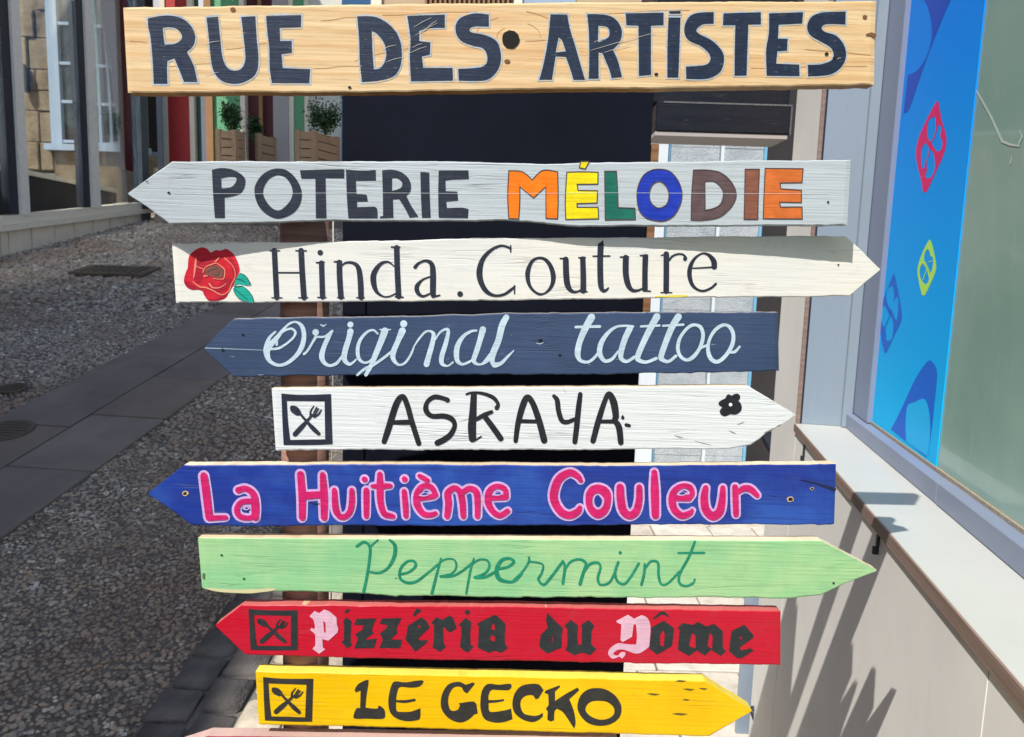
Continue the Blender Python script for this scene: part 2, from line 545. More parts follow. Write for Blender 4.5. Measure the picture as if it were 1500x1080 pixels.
# pale flags on the right, level ground
m_flag = []
for k, cc in enumerate([(214, 203, 184), (204, 192, 176), (220, 210, 194)]):
    m, nt, b = newmat('flag_stone', 0.85, 0.25)
    n1 = noise(nt, coords(nt), 7, 6, 0.7)
    n2 = noise(nt, coords(nt), 60, 5, 0.75)
    c = mixc(nt, ramp(nt, n1, [(0.35, g(0)), (0.65, g(1))]), scalec(srgb(*cc), 0.68), srgb(*cc))
    c = mixc(nt, ramp(nt, n2, [(0.62, g(0)), (0.72, g(0.5))]), c, scalec(srgb(*cc), 0.45))
    nt.links.new(c, b.inputs['Base Color'])
    p = bump(nt, b, n1, 0.3, 0.012)
    bump(nt, b, n2, 0.5, 0.004, p)
    m_flag.append(m)
flags = thing('flag_pavement', 'sunlit pale stone flags between the black panel and the counter wall', 'pavement', (0.9, 3, 0.05))
FE, FN = Vector((1, 0, 0)), Vector((0, 1, 0.02)).normalized()
FZ = FE.cross(FN)
mb = MB()
mb.box((0, 0, -.55), FE, FN, FZ, 0.36, 3.4, 0.6, 8.2, -0.05, 0.006)
mb.build('mortar_bed', m_mortar, flags)
yy = 0.6
r_ = 0
while yy < 7.9:
    h_ = random.uniform(0.28, 0.38)
    xx = 0.36 + random.uniform(-.2, 0) * 0
    while xx < 3.3:
        w_ = random.uniform(0.32, 0.55)
        mb = MB()
        mb.box((0, 0, -.55), FE, FN, FZ, xx + .006, min(xx + w_, 3.4) - .006, yy + .006, yy + h_ - .006, -0.04, 0.022 + random.uniform(-.003, .003), bev=0.005)
        mb.build('flag', random.choice(m_flag), flags)
        xx += w_
    yy += h_

# ironwork in the street
m_iron = paint('cast_iron', srgb(98, 86, 72), 0.6, 0.6, 60, spec=0.5)
def disc_cover(px, py, r, name, label, cat, square=False):
    c0 = on_street(px, py)
    t = thing(name, label, cat, tuple(c0))
    mb = MB()
    n = 40
    for rr, z in ((r, 0.018), (r, 0.026), (r * 0.93, 0.028)):
        mb.v += [c0 + Vector((rr * math.cos(2 * math.pi * k / n), rr * math.sin(2 * math.pi * k / n), z + 0.2 * rr * math.sin(2 * math.pi * k / n))) for k in range(n)]
    for q in range(2):
        for k in range(n):
            mb.f.append((q * n + k, q * n + (k + 1) % n, (q + 1) * n + (k + 1) % n, (q + 1) * n + k)); mb.m.append(0)
    mb.f.append(tuple(range(2 * n, 3 * n))); mb.m.append(0)
    mb.build('cover_plate', m_iron, t, smooth=False)
    mb = MB()
    for q in range(-3, 4):
        w = math.sqrt(max(0, (r * .85) ** 2 - (q * r * .25) ** 2))
        mb.box(c0, (1, 0, 0), Vector((0, 1, .2)).normalized(), SPN, -w, w, q * r * .25 - r * .04, q * r * .25 + r * .04, 0.027, 0.031)
    mb.build('ribs', m_iron, t, kind='stuff')
disc_cover(8, 637, 0.13, 'manhole_cover', 'small round cast iron cover set in the slab band', 'cover')
disc_cover(20, 574, 0.075, 'manhole_cover', 'dark round cover sunk in the pebbles above the slab band', 'cover')
dc = on_street(170, 401)
t = thing('drain_grate', 'dark iron drain grate lying in the street near the shopfront', 'drain', tuple(dc))
gy = Vector((0, 1, .2)).normalized()
mb = MB()
for (a0, a1, b0, b1) in ((-.36, .36, -.20, -.165), (-.36, .36, .165, .20), (-.36, -.33, -.165, .165), (.33, .36, -.165, .165)):
    mb.box(dc, (1, 0, 0), gy, SPN, a0, a1, b0, b1, 0.02, 0.045)
mb.build('frame', m_iron, t)
mb = MB().box(dc, (1, 0, 0), gy, SPN, -.33, .33, -.165, .165, 0.005, 0.028)
mb.build('pit', paint('pit_dark', srgb(40, 37, 35), .9), t)
for k in range(10):
    xk = -.32 + k * .067
    MB().box(dc, (1, 0, 0), gy, SPN, xk, xk + .028, -.164, .164, 0.029, 0.042).build('bar', m_iron, t)

# ---------------------------------------------------------------- shop on the left
L0, L1 = on_street(0, 378), on_street(235, 318)
print('left facade', L0, L1)
ld = Vector((L1.x - L0.x, L1.y - L0.y, 0)).normalized()
ln = Vector((ld.y, -ld.x, 0))                    # towards the street
UP = Vector((0, 0, 1))
def on_left(px, py, back=0.0):
    return hit(px, py, L0 - ln * back, ln)
def lcoord(P):
    return (P - L0).dot(ld)
m_cream = paint('cream_render', srgb(232, 216, 192), 0.8, 0.86, 5)
m_creamtrim = paint('cream_trim', srgb(240, 226, 202), 0.6, 0.9, 14)
m_alu = paint('shopfront_metal', srgb(250, 240, 224), 0.35, 0.85, 20)
m_darkmetal = paint('dark_metal', srgb(40, 46, 56), 0.45, 0.8, 20)
m_slate = paint('slate_paint', srgb(76, 84, 92), 0.5, 0.85, 12)
m_glass, nt, b = newmat('shop_glass', 0.03, 0.5)
b.inputs['Base Color'].default_value = (0.9, 0.94, 0.93, 1)
b.inputs['Transmission Weight'].default_value = 1.0
b.inputs['IOR'].default_value = 1.14
m_floor = paint('interior_floor', srgb(38, 34, 32), 0.7, 0.7, 8)
m_red0 = paint('red_notice', srgb(170, 50, 36), .6, .8, 6)
m_dark = paint('interior_dark', srgb(30, 26, 26), 0.85, 0.7, 4)
shop = thing('shopfront', 'glazed shopfront with pale frames above a cream tiled plinth in the shade', 'shop', tuple(L0))
sA, sB = on_left(0, 331), on_left(222, 305)
sill0, sill1 = sA.z, sB.z
a0, a1 = lcoord(sA), lcoord(sB)
sl_ = (sill1 - sill0) / (a1 - a0)
SL = Vector((ld.x, ld.y, sl_))
def sillz(a):
    return sill0 + sl_ * (a - a0)
aend = lcoord(on_left(213, 200))
astart = a0 - 3.0
TOPZ = 6.2
def lbox(mb, a, b_, d0, d1, z0, z1, m=0, slope=False, bev=0):
    """box along the facade; d = distance out of the facade towards the street"""
    P = lambda s_, d, z: L0 + ld * s_ + ln * d + Vector((0, 0, z - L0.z + (sl_ * (s_ - a) if slope else 0)))
    mb.hexa([P(a, d0, z0), P(b_, d0, z0), P(b_, d1, z0), P(a, d1, z0), P(a, d0, z1), P(b_, d0, z1), P(b_, d1, z1), P(a, d1, z1)], m)
    return mb
# plinth tiles, each its own
tile_px = [0, 12, 46, 80, 109, 136, 161, 184, 205, 222]
edges = [astart + k * (a0 - astart) / 9 for k in range(9)] + [lcoord(on_left(x, 345 - x * .1)) for x in tile_px] + [aend]
edges = sorted(edges)
for q in range(len(edges) - 1):
    e0, e1 = edges[q], edges[q + 1]
    if e1 - e0 < 0.05:
        continue
    mb = MB()
    z1 = sillz(e0) - 0.06
    g0 = 0.2 * (L0 + ld * e0).y - 0.15
    lbox(mb, e0 + .008, e1 - .008, -0.10, 0.0 + random.uniform(-.002, .002), g0, z1, slope=True)
    mb.build('plinth_tile', m_cream, shop)
lbox(MB(), astart, aend, -0.14, -0.012, -0.5, sillz(astart) - 0.08, slope=True).build('plinth_core', m_mortar, shop)
lbox(MB(), astart, aend + .02, -0.16, 0.05, sillz(astart) - 0.058, sillz(astart), slope=True).build('sill', m_creamtrim, shop)
lbox(MB(), astart, aend, -0.10, 0.015, sillz(astart) + .002, sillz(astart) + 0.10, slope=True).build('bottom_rail', m_creamtrim, shop)
for k, (x0, x1, yy) in enumerate(((20, 33, 160), (127, 139, 160), (-120, -105, 160))):
    p0, p1 = lcoord(on_left(x0, yy)), lcoord(on_left(x1, yy))
    mb = MB()
    lbox(mb, p0, p1, -0.06, 0.03, sillz(p0) + .1, TOPZ)
    mb.build('mullion', m_alu, shop)
    lbox(MB(), p0 - 0.14, p0 - .003, -0.08, 0.0, sillz(p0) + .1, TOPZ).build('mullion', m_darkmetal, shop)
lbox(MB(), lcoord(on_left(203, 200)), aend, -0.2, 0.04, 1.2, TOPZ).build('corner_post', m_slate, shop)
lbox(MB(), astart, aend - .1, -0.035, -0.025, sillz(astart) + .1, TOPZ - .1).build('pane', m_glass, shop)
# added stand-in for the reflection in the shop glass: a wall facing down the street at y = 12
m_stone, nt, b = newmat('quarried_stone', 0.85, 0.2)
n1 = noise(nt, coords(nt), 3.2, 6, 0.7)
n2 = noise(nt, coords(nt), 22, 5, 0.7)
c = ramp(nt, n1, [(0.3, srgb(92, 74, 56)), (0.48, srgb(134, 118, 94)), (0.75, srgb(160, 148, 124))])
c = mixc(nt, ramp(nt, n2, [(0.55, g(0)), (0.7, g(0.5))]), c, srgb(110, 90, 70))
nt.links.new(c, b.inputs['Base Color'])
bump(nt, b, n2, 0.6, 0.02)
m_white = paint('white_paint', srgb(160, 176, 192), 0.5, 0.9, 12)
m_pane, nt, b = newmat('dark_pane', 0.12, 0.5)
n1 = noise(nt, coords(nt), 2.6, 3, 0.6)
nt.links.new(ramp(nt, n1, [(0.38, srgb(20, 22, 22)), (0.55, srgb(62, 62, 52)), (0.66, srgb(30, 44, 40)), (0.8, srgb(96, 84, 60))]), b.inputs['Base Color'])
YI = 12.0
def yi(px, py=150, Y=YI):
    return on_y(px, py, Y)
def ybox(x0, x1, y0, y1, z0, z1, bev=0.0):
    return MB().wbox(x0, x1, y0, y1, z0, z1, bev=bev)
t = thing('reflection_pier', 'rough cream stone pier built behind the shop glass in place of its reflection', 'pier', tuple(yi(60, 245)))
pa, pb = yi(36).x, yi(78).x
zz = yi(50, 250).z
ybox(pa + .01, pb - .01, YI + .0, YI + .3, zz, TOPZ + .6).build('pier_core', m_mortar, t)
while zz < TOPZ + .6:
    h_ = random.uniform(.28, .5)
    cut = pa + (pb - pa) * random.uniform(.3, .72)
    for (q0, q1) in ((pa, cut), (cut, pb)):
        if q1 - q0 > .03:
            ybox(q0 + .006, q1 - .006, YI - random.uniform(0, .1), YI + .35, zz + .004, zz + h_ - .004, .014).build('stone', m_stone, t)
    zz += h_
t = thing('reflection_window', 'white multi-pane window standing in for a reflection in the shop glass', 'window', tuple(yi(130, 222)))
zb = yi(130, 214).z
xw = [yi(x).x for x in (77, 93, 119, 135, 150, 170, 183, 203)]
for (q0, q1, nm, d) in ((xw[0], xw[1], 'stile', 0), (xw[2], xw[3], 'stile', 0), (xw[6] - .03, xw[6] + .07, 'stile', 0), (xw[4] - .02, xw[4] + .03, 'muntin', .01), (xw[5] - .05, xw[5] + .0, 'muntin', .01)):
    ybox(q0, q1, YI - .06 + d, YI + .08, zb, TOPZ + .5).build(nm, m_white, t)
for py in (208, 150, 94, 36, -20):
    z_ = yi(105, py).z
    ybox(xw[1] + .001, xw[2] - .001, YI - .048, YI + .078, z_ - .022, z_ + .022).build('muntin', m_white, t)
    z_ = yi(160, py + 4).z
    ybox(xw[3] + .001, xw[6] - .031, YI - .046, YI + .076, z_ - .022, z_ + .022).build('muntin', m_white, t)
ybox(xw[0] - .05, xw[6] + .35, YI - .18, YI + .1, zb - .10, zb - .003).build('window_sill', m_white, t)
ybox(xw[0] + .01, xw[6] + .02, YI + .02, YI + .035, zb, TOPZ + .5).build('pane', m_pane, t)
t = thing('reflection_wall', 'pale low wall and dark doorway beside the white window, added as a reflection in the shop glass', 'wall', tuple(yi(130, 240)))
ybox(pb + .01, xw[6] + .35, YI - .04, YI + .3, 1.6, zb - .101).build('wall_base', m_stone, t)
ybox(-14, pa - .01, YI + .1, YI + .4, 1.6, TOPZ + .6).build('wall_panel', m_dark, t)
ybox(xw[6] + .071, yi(211).x, YI + .12, YI + .4, zb - .002, TOPZ + .6).build('doorway', m_dark, t)
ybox(xw[6] + .1, xw[6] + .2, YI + .06, YI + .11, yi(195, 162).z, yi(195, 150).z).build('red_notice', m_red0, t)
t = thing('floor_shade_block', 'added dark block behind the shop glass, pale top standing in for sunlit floor', 'counter', tuple(on_left(90, 290, .4)))  # added block: pale top for sunlit floor, dark front for interior shade
zt = on_left(100, 262, .3).z
lbox(MB(), astart, aend - .25, -1.5, -.25, zt - .06, zt).build('lit_floor_strip', m_creamtrim, t)
lbox(MB(), astart, aend - .25, -1.45, -.28, zt - 1.6, zt - .063).build('shade_block', m_dark, t)
t = thing('wall_box', 'small dark box on the pier that stands in for the reflection', 'box', tuple(yi(44, 120)))
q0 = yi(39).x; q1 = yi(51).x
ybox(q0, q1, YI - .2, YI - .07, yi(44, 137).z, yi(44, 104).z, .01).build('body', m_darkmetal, t)
ybox(q0 + .03, q1 - .03, YI - .16, YI - .1, yi(44, 104).z + .001, yi(44, 98).z).build('cap', m_darkmetal, t)
# the building over the shop: casts the street's shade
m_facade = paint('facade_render', srgb(120, 100, 84), 0.9, 0.85, 1.5)
house = thing('tall_house', 'tall rendered house front rising above the glazed shop at the left', 'building', tuple(L0))
sdir = Vector((ld.x, ld.y, 0))
mb = MB()
hz = HOUSE_TOP = 9.3
back_a = -26
lbox(mb, back_a, aend + .6, -0.45, 0.0, TOPZ + .003, hz)
lbox(mb, back_a, astart, -0.45, 0.0, -3, TOPZ)
mb.build('wall', m_facade, house)
lbox(MB(), back_a, aend + .8, -0.5, 0.25, hz + .003, hz + .2).build('cornice', m_creamtrim, house)
for s_ in range(0, 6):
    for fl in range(1):
        a_ = -20 + s_ * 4.2
        lbox(MB(), a_, a_ + 1.1, 0.002, 0.05, 6.7 + fl * 3.2, 8.1 + fl * 3.2).build('window', m_white, house)
        lbox(MB(), a_ + .1, a_ + 1.0, 0.0505, 0.06, 6.8 + fl * 3.2, 8.0 + fl * 3.2).build('pane', m_pane, house)

# ---------------------------------------------------------------- far facade (13 m)
FY = 13.0
m_red = paint('red_panel', srgb(190, 58, 56), 0.55, 0.9, 3)
m_green = paint('green_panel', srgb(104, 168, 120), 0.55, 0.85, 3)
m_dgreen = paint('dark_green', srgb(40, 84, 74), 0.5, 0.85, 3)
m_greyp = paint('grey_pilaster', srgb(206, 206, 212), 0.65, 0.9, 2)
m_greyp2 = paint('grey_pillar', srgb(176, 168, 164), 0.7, 0.9, 2)
m_brownp = paint('brown_post', srgb(160, 116, 72), 0.6, 0.8, 6)
m_door = paint('door_red_brown', srgb(92, 34, 38), 0.5, 0.7, 3)
m_blueg = paint('blue_shutter', srgb(30, 84, 128), 0.5, 0.8, 3)
m_beige = paint('beige_render', srgb(196, 170, 136), 0.85, 0.85, 1.5)
m_slat = paint('dark_shutter', srgb(66, 46, 40), 0.6, 0.8, 3)
m_pale = paint('pale_panel', srgb(214, 212, 198), 0.7, 0.9, 2)
fac = thing('painted_facade', 'house front of red, green and grey painted pilasters at the end of the street', 'building', (-5, FY, 3))
far = [(214, 245, m_greyp, 0), (245, 252, m_creamtrim, .04), (252, 284, m_red, .02), (284, 291, m_creamtrim, .05), (291, 299, m_dgreen, -.05),
       (299, 308, m_greyp, .0), (308, 318, m_brownp, .06), (318, 358, m_green, 0), (358, 365, m_creamtrim, .06), (365, 405, m_door, -.08),
       (405, 427, m_greyp2, .05), (427, 434, m_creamtrim, .03), (434, 450, m_green, 0), (450, 456, m_creamtrim, .04), (456, 503, m_pale, -.02),
       (503, 545, m_blueg, 0), (545, 560, m_creamtrim, .03), (560, 622, m_beige, -.02), (622, 748, m_slat, 0), (748, 760, m_creamtrim, .04), (760, 836, m_white, 0),
       (836, 930, m_beige, -.02), (930, 1300, m_slat, -.03)]
names = {id(m_red): 'panel', id(m_green): 'panel', id(m_door): 'door', id(m_slat): 'shutter', id(m_blueg): 'shutter', id(m_beige): 'wall', id(m_pale): 'panel', id(m_white): 'window_frame'}
for x0, x1, m, d in far:
    a_ = on_y(x0, 180, FY).x
    b_ = on_y(x1, 180, FY).x
    mb = MB().wbox(a_, b_ - .002, FY - .12 - d, FY + .3, 1.5, 9.5)
    mb.build(names.get(id(m), 'pilaster'), m, fac)
# window bars / shop details in the dark-red doorway
a_, b_ = on_y(383, 180, FY).x, on_y(388, 180, FY).x
MB().wbox(a_, b_, FY - .12, FY - .05, 2.6, 9.4).build('door_frame', m_brownp, fac)
for k in range(18):
    a_ = on_y(624 + k * 7, 4, FY).x
    MB().wbox(a_, a_ + .035, FY - .16, FY - .122, 2, 9.4).build('slat', m_brownp, fac)
PZ = 2.95
terr = MB().wbox(-5.2, 0.5, FY - 2.2, FY - .3, 1.0, PZ - .002)
o = terr.build('terrace', paint('terrace_stone', srgb(120, 112, 104), .9, .7, 3), kind='structure')
o['label'] = 'raised stone terrace in front of the painted house front'

# planters with shrubs
m_planter = [raw_wood('planter_wood', srgb(196, 160, 124), srgb(160, 124, 92), seed=3.0)]
m_leaf = []
for cc in ((46, 82, 40), (62, 100, 50), (34, 62, 34)):
    m, nt, b = newmat('leaf', 0.5, 0.4)
    b.inputs['Base Color'].default_value = srgb(*cc)
    m_leaf.append(m)
m_earth = paint('planter_soil', srgb(44, 34, 28), .95, .6, 20)
def planter(px0, pxm, px1, pyt, Y, label, bush_px, plabel, dp):
    A = on_y(px0, pyt, Y); M = on_y(pxm, pyt, Y)
    w = M.x - A.x
    z1 = A.z
    sx = on_y(px1, pyt, Y).x
    dpt = dp
    # body turned so that its right side shows
    ang = math.radians(24)
    e1 = Vector((math.cos(ang), -math.sin(ang) * -0.15, 0)).normalized()
    e2 = Vector((math.sin(ang), math.cos(ang), 0))
    O = Vector((A.x, Y, 0))
    t = thing('planter', label, 'planter', (A.x, Y, PZ), group='slatted wooden planters before the far house front')
    hgt = z1 - PZ
    rows = 5
    for r in range(rows):
        za, zb_ = PZ + .03 + r * (hgt - .03) / rows, PZ + .03 + (r + 1) * (hgt - .03) / rows - .014
        MB().box(O, e1, e2, UP, 0.06, w - .06, 0.0, .03, za, zb_).build('slat', m_planter[0], t)
        MB().box(O, e1, e2, UP, w - .03, w, .06, dpt - .06, za, zb_).build('slat', m_planter[0], t)
    for (u, v) in ((0, 0), (w - .065, 0), (w - .065, dpt - .065), (0, dpt - .065)):
        MB().box(O, e1, e2, UP, u, u + .065, v - .012, v + .053, PZ, z1 + .01).build('corner_post', m_planter[0], t)
    MB().box(O, e1, e2, UP, .03, w - .04, .04, dpt - .04, PZ + .04, z1 - .06).build('soil', m_earth, t)
    bx0, bx1, by0, by1 = bush_px
    C0_ = on_y((bx0 + bx1) / 2, by1, Y + .3); C1_ = on_y((bx0 + bx1) / 2, by0, Y + .3)
    W2 = (on_y(bx1, by1, Y + .3).x - on_y(bx0, by1, Y + .3).x) / 2
    s = thing('shrub', plabel, 'plant', tuple(C0_), group='shrubs growing in the far planters')
    mb = MB()
    mb.tube([C0_ - Vector((0, 0, .15)), C0_ + Vector((.02, 0, (C1_.z - C0_.z) * .8))], [.02, .006], 6)
    stems = []
    for k in range(9):
        aa = random.uniform(0, 6.28)
        tip = C0_ + Vector((math.cos(aa) * W2 * .8, math.sin(aa) * W2 * .5, random.uniform(.3, 1) * (C1_.z - C0_.z)))
        mb.tube([C0_, (C0_ + tip) / 2 + Vector((0, 0, .05)), tip], [.012, .008, .003], 5)
        stems.append(tip)
    mb.build('stem', m_brownp, s)
    V_, F_, Mi = [], [], []
    for k in range(1700):
        tip = random.choice(stems)
        f_ = random.random() ** .6
        p_ = C0_.lerp(tip, f_) + Vector((random.gauss(0, W2 * .22), random.gauss(0, W2 * .22), random.gauss(0, .06)))
        d_ = Vector((random.gauss(0, 1), random.gauss(0, 1), random.gauss(0, .6))).normalized()
        e_ = d_.cross(Vector((random.gauss(0, 1), random.gauss(0, 1), random.gauss(0, 1)))).normalized()
        L_ = random.uniform(.03, .055)
        b0_ = len(V_)
        V_ += [p_, p_ + d_ * L_ * .5 + e_ * L_ * .28, p_ + d_ * L_, p_ + d_ * L_ * .5 - e_ * L_ * .28]
        F_.append((b0_, b0_ + 1, b0_ + 2, b0_ + 3)); Mi.append(random.randrange(3))
    mesh_obj('foliage', V_, F_, m_leaf, s, Mi, kind='stuff')
planter(316, 345, 358, 190, FY - 1.7, 'slatted wooden planter in front of the green panel, nearest the red pilaster', (326, 360, 146, 192), 'thin leafy shrub in the planter nearest the red pilaster', .2)
planter(374, 380, 402, 196, FY - .9, 'narrow slatted planter in front of the dark red doorway', (366, 384, 176, 198), 'small dark plant in the planter by the dark red doorway', .4)
planter(433, 462, 496, 191, FY - 1.7, 'wide slatted planter right of the grey pillar, next to the black panel', (452, 500, 138, 192), 'bushy shrub in the planter right of the grey pillar', .6)
# ---------------------------------------------------------------- kiosk wall and counter on the right
ZC = 1.11
F0, F1 = on_z(1500, 1005, ZC), on_z(1165, 620, ZC)
wd = Vector((F1.x - F0.x, F1.y - F0.y, 0)).normalized()
wi = Vector((wd.y, -wd.x, 0))                       # into the wall
print('counter', F0, F1, wd)
def wc(P):
    return ((P - F1).dot(wd), (P - F1).dot(wi), P.z)
def on_w(px, py, d):
    return hit(px, py, F1 + wi * d, wi)
DEP = (wc(on_z(1500, 855, ZC))[1] + wc(on_z(1367, 733, ZC))[1]) / 2
ZU = (on_w(1500, 809, DEP).z + on_w(1375, 704, DEP).z) / 2
GD = (wc(on_z(1500, 791, ZU))[1] + wc(on_z(1371, 684, ZU))[1]) / 2
SFAR = wc(on_w(1137, 583, 0.012))[0]
NEAR = -3.4
print('DEP', DEP, 'ZU', ZU, 'GD', GD, 'SFAR', SFAR)
m_shelf, nt, b = newmat('shelf_top', 0.42, 0.4)
n1 = noise(nt, coords(nt), 4, 5, 0.6)
n2 = noise(nt, coords(nt), 120, 3, 0.7)
cS = srgb(192, 193, 187)
c = mixc(nt, ramp(nt, n1, [(0.35, g(0)), (0.7, g(1))]), scalec(cS, 0.93), cS)
c = mixc(nt, ramp(nt, n2, [(0.66, g(0)), (0.72, g(0.35))]), c, scalec(cS, 0.6))
nt.links.new(c, b.inputs['Base Color'])
m_edge = raw_wood('edge_wood', srgb(146, 124, 112), srgb(116, 94, 84), seed=5.0, amount=.4)
def wall_paint(name, c0, rough=.55):
    m, nt, b = newmat(name, rough, 0.4)
    n1 = noise(nt, coords(nt), 2.2, 5, 0.6)
    n2 = noise(nt, coords(nt), 150, 3, 0.6)
    n3 = noise(nt, coords(nt, (1, 1, .25)), 14, 5, 0.7)
    c = mixc(nt, ramp(nt, n1, [(0.35, g(0)), (0.7, g(1))]), scalec(c0, 0.9), c0)
    c = mixc(nt, ramp(nt, n3, [(0.6, g(0)), (0.85, g(0.3))]), c, scalec(c0, 0.7))
    c = mixc(nt, ramp(nt, n2, [(0.74, g(0)), (0.77, g(0.4))]), c, scalec(c0, 0.5))
    n5 = noise(nt, coords(nt, (14, 14, 1.2)), 3, 5, 0.7)
    c = mixc(nt, ramp(nt, n5, [(0.55, g(0)), (0.8, g(0.16))]), c, scalec(c0, 0.62))
    nt.links.new(c, b.inputs['Base Color'])
    bump(nt, b, n2, 0.08, 0.001)
    return m
m_light = wall_paint('light_panel', srgb(242, 239, 232))
m_bluegrey = wall_paint('blue_grey_panel', srgb(140, 153, 166))
m_frame = wall_paint('window_frame_paint', srgb(130, 140, 162), .45)
kiosk = thing('kiosk', 'grey panelled kiosk with a pale counter shelf and a big window, right of the signpost', 'kiosk', tuple(F1))
def kb(s0, s1, d0, d1, z0, z1, bev=0.0):
    return MB().box((F1.x, F1.y, 0), wd, wi, UP, s0, s1, d0, d1, z0, z1, bev=bev)
sj = wc(on_w(1370, 735, DEP))[0]
kb(NEAR, 0.0, 0.0, DEP + .02, ZC - .030, ZC, bev=.0015).build('counter_shelf', m_shelf, kiosk)
kb(NEAR, 0.0, -.004, -.0002, ZC - .029, ZC - .001, bev=.001).build('shelf_edge_trim', m_edge, kiosk)
kb(NEAR, sj - .0015, DEP, GD, ZC + .001, ZU, bev=.002).build('window_upstand', m_frame, kiosk)
kb(sj + .0015, 0.0, DEP + .001, GD, ZC + .001, ZU - .001, bev=.002).build('window_upstand', m_frame, kiosk)
# front panels
kb(NEAR, -1.62, .004, .04, -.8, ZC - .035).build('front_panel', m_light, kiosk)
kb(-1.616, -.006, .004, .04, -.8, ZC - .035).build('front_panel', m_light, kiosk)
kb(.0, SFAR, .004, .05, -.8, 5.2).build('side_panel', m_light, kiosk)
kb(NEAR, SFAR, .0405, .09, -.6, ZC - .05).build('wall_core', m_light, kiosk)
# end wall, with the brown trim on its edge
tw = wc(hit(1180, 500, F1, wd))[1]
kb(-.0046, -.0006, max(.014, tw * .55) + .0065, GD + .2, ZC + .0015, 5.2).build('end_wall', m_bluegrey, kiosk)
kb(-.008, -.0005, .0, max(.014, tw * .55), ZC + .001, 5.2, bev=.001).build('edge_trim', m_edge, kiosk)
kb(-.004, .0, max(.014, tw * .55) + .001, max(.014, tw * .55) + .006, ZC + .001, 5.2).build('dark_seal', m_darkmetal, kiosk)
# window
fs0 = wc(on_w(1300, 360, GD))[0]
fsL = wc(on_w(1280, 360, GD))[0]
print('frame s', fsL, fs0)
kb(fs0, -.003, GD - .012, GD + .05, ZU + .001, 5.2, bev=.002).build('window_frame', m_frame, kiosk)
kb(-.028, -.0045, GD - .045, GD - .013, ZC + .002, 5.2, bev=.002).build('window_frame', m_bluegrey, kiosk)
m_film, nt, b = newmat('filmed_glass', 0.22, 0.5)
n1 = noise(nt, coords(nt), 1.4, 4, 0.6)
n2 = noise(nt, coords(nt, (1, 1, .4)), 26, 4, 0.7)
c = mixc(nt, ramp(nt, n1, [(0.35, g(0)), (0.7, g(1))]), srgb(128, 164, 150), srgb(158, 188, 176))
c = mixc(nt, ramp(nt, n2, [(0.55, g(0)), (0.8, g(0.25))]), c, srgb(186, 200, 192))  # pale upright streaks: reflections put into the glass colour
n4 = noise(nt, coords(nt), 90, 2, 0.5)
c = mixc(nt, ramp(nt, n4, [(0.76, g(0)), (0.79, g(0.4))]), c, srgb(206, 214, 208))
nt.links.new(c, b.inputs['Base Color'])
b.inputs['Coat Weight'].default_value = 0.4
b.inputs['Coat Roughness'].default_value = 0.03
GP = GD + .006
kb(NEAR, fs0 + .002, GP, GP + .012, ZU + .001, 5.2).build('window_pane', m_film, kiosk)
kb(NEAR, fs0 + .002, GD - .001, GP - .0005, ZU + .001, ZU + .008).build('glazing_bead', paint('old_putty', srgb(170, 160, 140), .9, .55, 150), kiosk)
# shelf brackets
for (px, py) in ((1285, 792), (1177, 662)):
    p_ = on_w(px, py, .0)
    s_, d_, z_ = wc(p_)
    mb = MB()
    mb.box((F1.x, F1.y, 0), wd, wi, UP, s_ - .006, s_ + .006, -.002, .0035, z_ - .012, ZC - .0345, bev=.001)
    mb.box((F1.x, F1.y, 0), wd, wi, UP, s_ - .004, s_ + .004, -.008, .0035, z_ - .03, z_ - .013, bev=.001)
    mb.build('shelf_clip', m_darkmetal, kiosk)

# blue poster on the window: flat print
m_ban, nt, b = newmat('poster_print', 0.5, 0.2)
tc = N(nt, 'ShaderNodeTexCoord')
sx_ = N(nt, 'ShaderNodeSeparateXYZ')
nt.links.new(tc.outputs['Object'], sx_.inputs[0])
mr = N(nt, 'ShaderNodeMapRange')
mr.inputs['From Min'].default_value = 0.0
mr.inputs['From Max'].default_value = 1.35
nt.links.new(sx_.outputs['Z'], mr.inputs['Value'])
nt.links.new(ramp(nt, mr.outputs[0], [(0.0, srgb(0, 190, 250)), (0.35, srgb(0, 168, 252)), (0.8, srgb(0, 140, 250)), (1, srgb(0, 134, 246))]), b.inputs['Base Color'])
bs0 = wc(on_w(1372, 690, GP))[0]
bs1 = fs0 + .001
pb0 = on_w(1372, 690, GP)
print('banner', bs0, bs1)
poster = thing('poster', 'bright blue poster strip with diamond clover emblems behind the window edge', 'poster', (pb0.x, pb0.y, ZU))
kb(bs0, bs1, GP - .003, GP - .0006, ZU + .008, 5.1).build('sheet', m_ban, poster)
def flat_paint(name, col, rough=.5):
    m, nt, b = newmat(name, rough, 0.5)
    b.inputs['Base Color'].default_value = col
    return m
m_pblue, m_pdeep, m_pmag, m_plime = (flat_paint('print_' + n_, srgb(*c_)) for n_, c_ in (('blue', (0, 104, 220)), ('deep', (14, 76, 200)), ('magenta', (232, 24, 112)), ('lime', (190, 245, 100))))
m_plight = flat_paint('print_light', srgb(0, 186, 250))
# ---------------------------------------------------------------- drawing of painted marks
def parse(s):
    out = []
    for tok in s.split():
        c_ = tok.endswith('!')
        a = tok.rstrip('!').split(',')
        out.append((float(a[0]), float(a[1]), c_))
    return out

def cr(p0, p1, p2, p3, t):
    return tuple(0.5 * (2 * b_ + (c_ - a_) * t + (2 * a_ - 5 * b_ + 4 * c_ - d_) * t * t + (3 * b_ - a_ - 3 * c_ + d_) * t ** 3) for a_, b_, c_, d_ in zip(p0, p1, p2, p3))

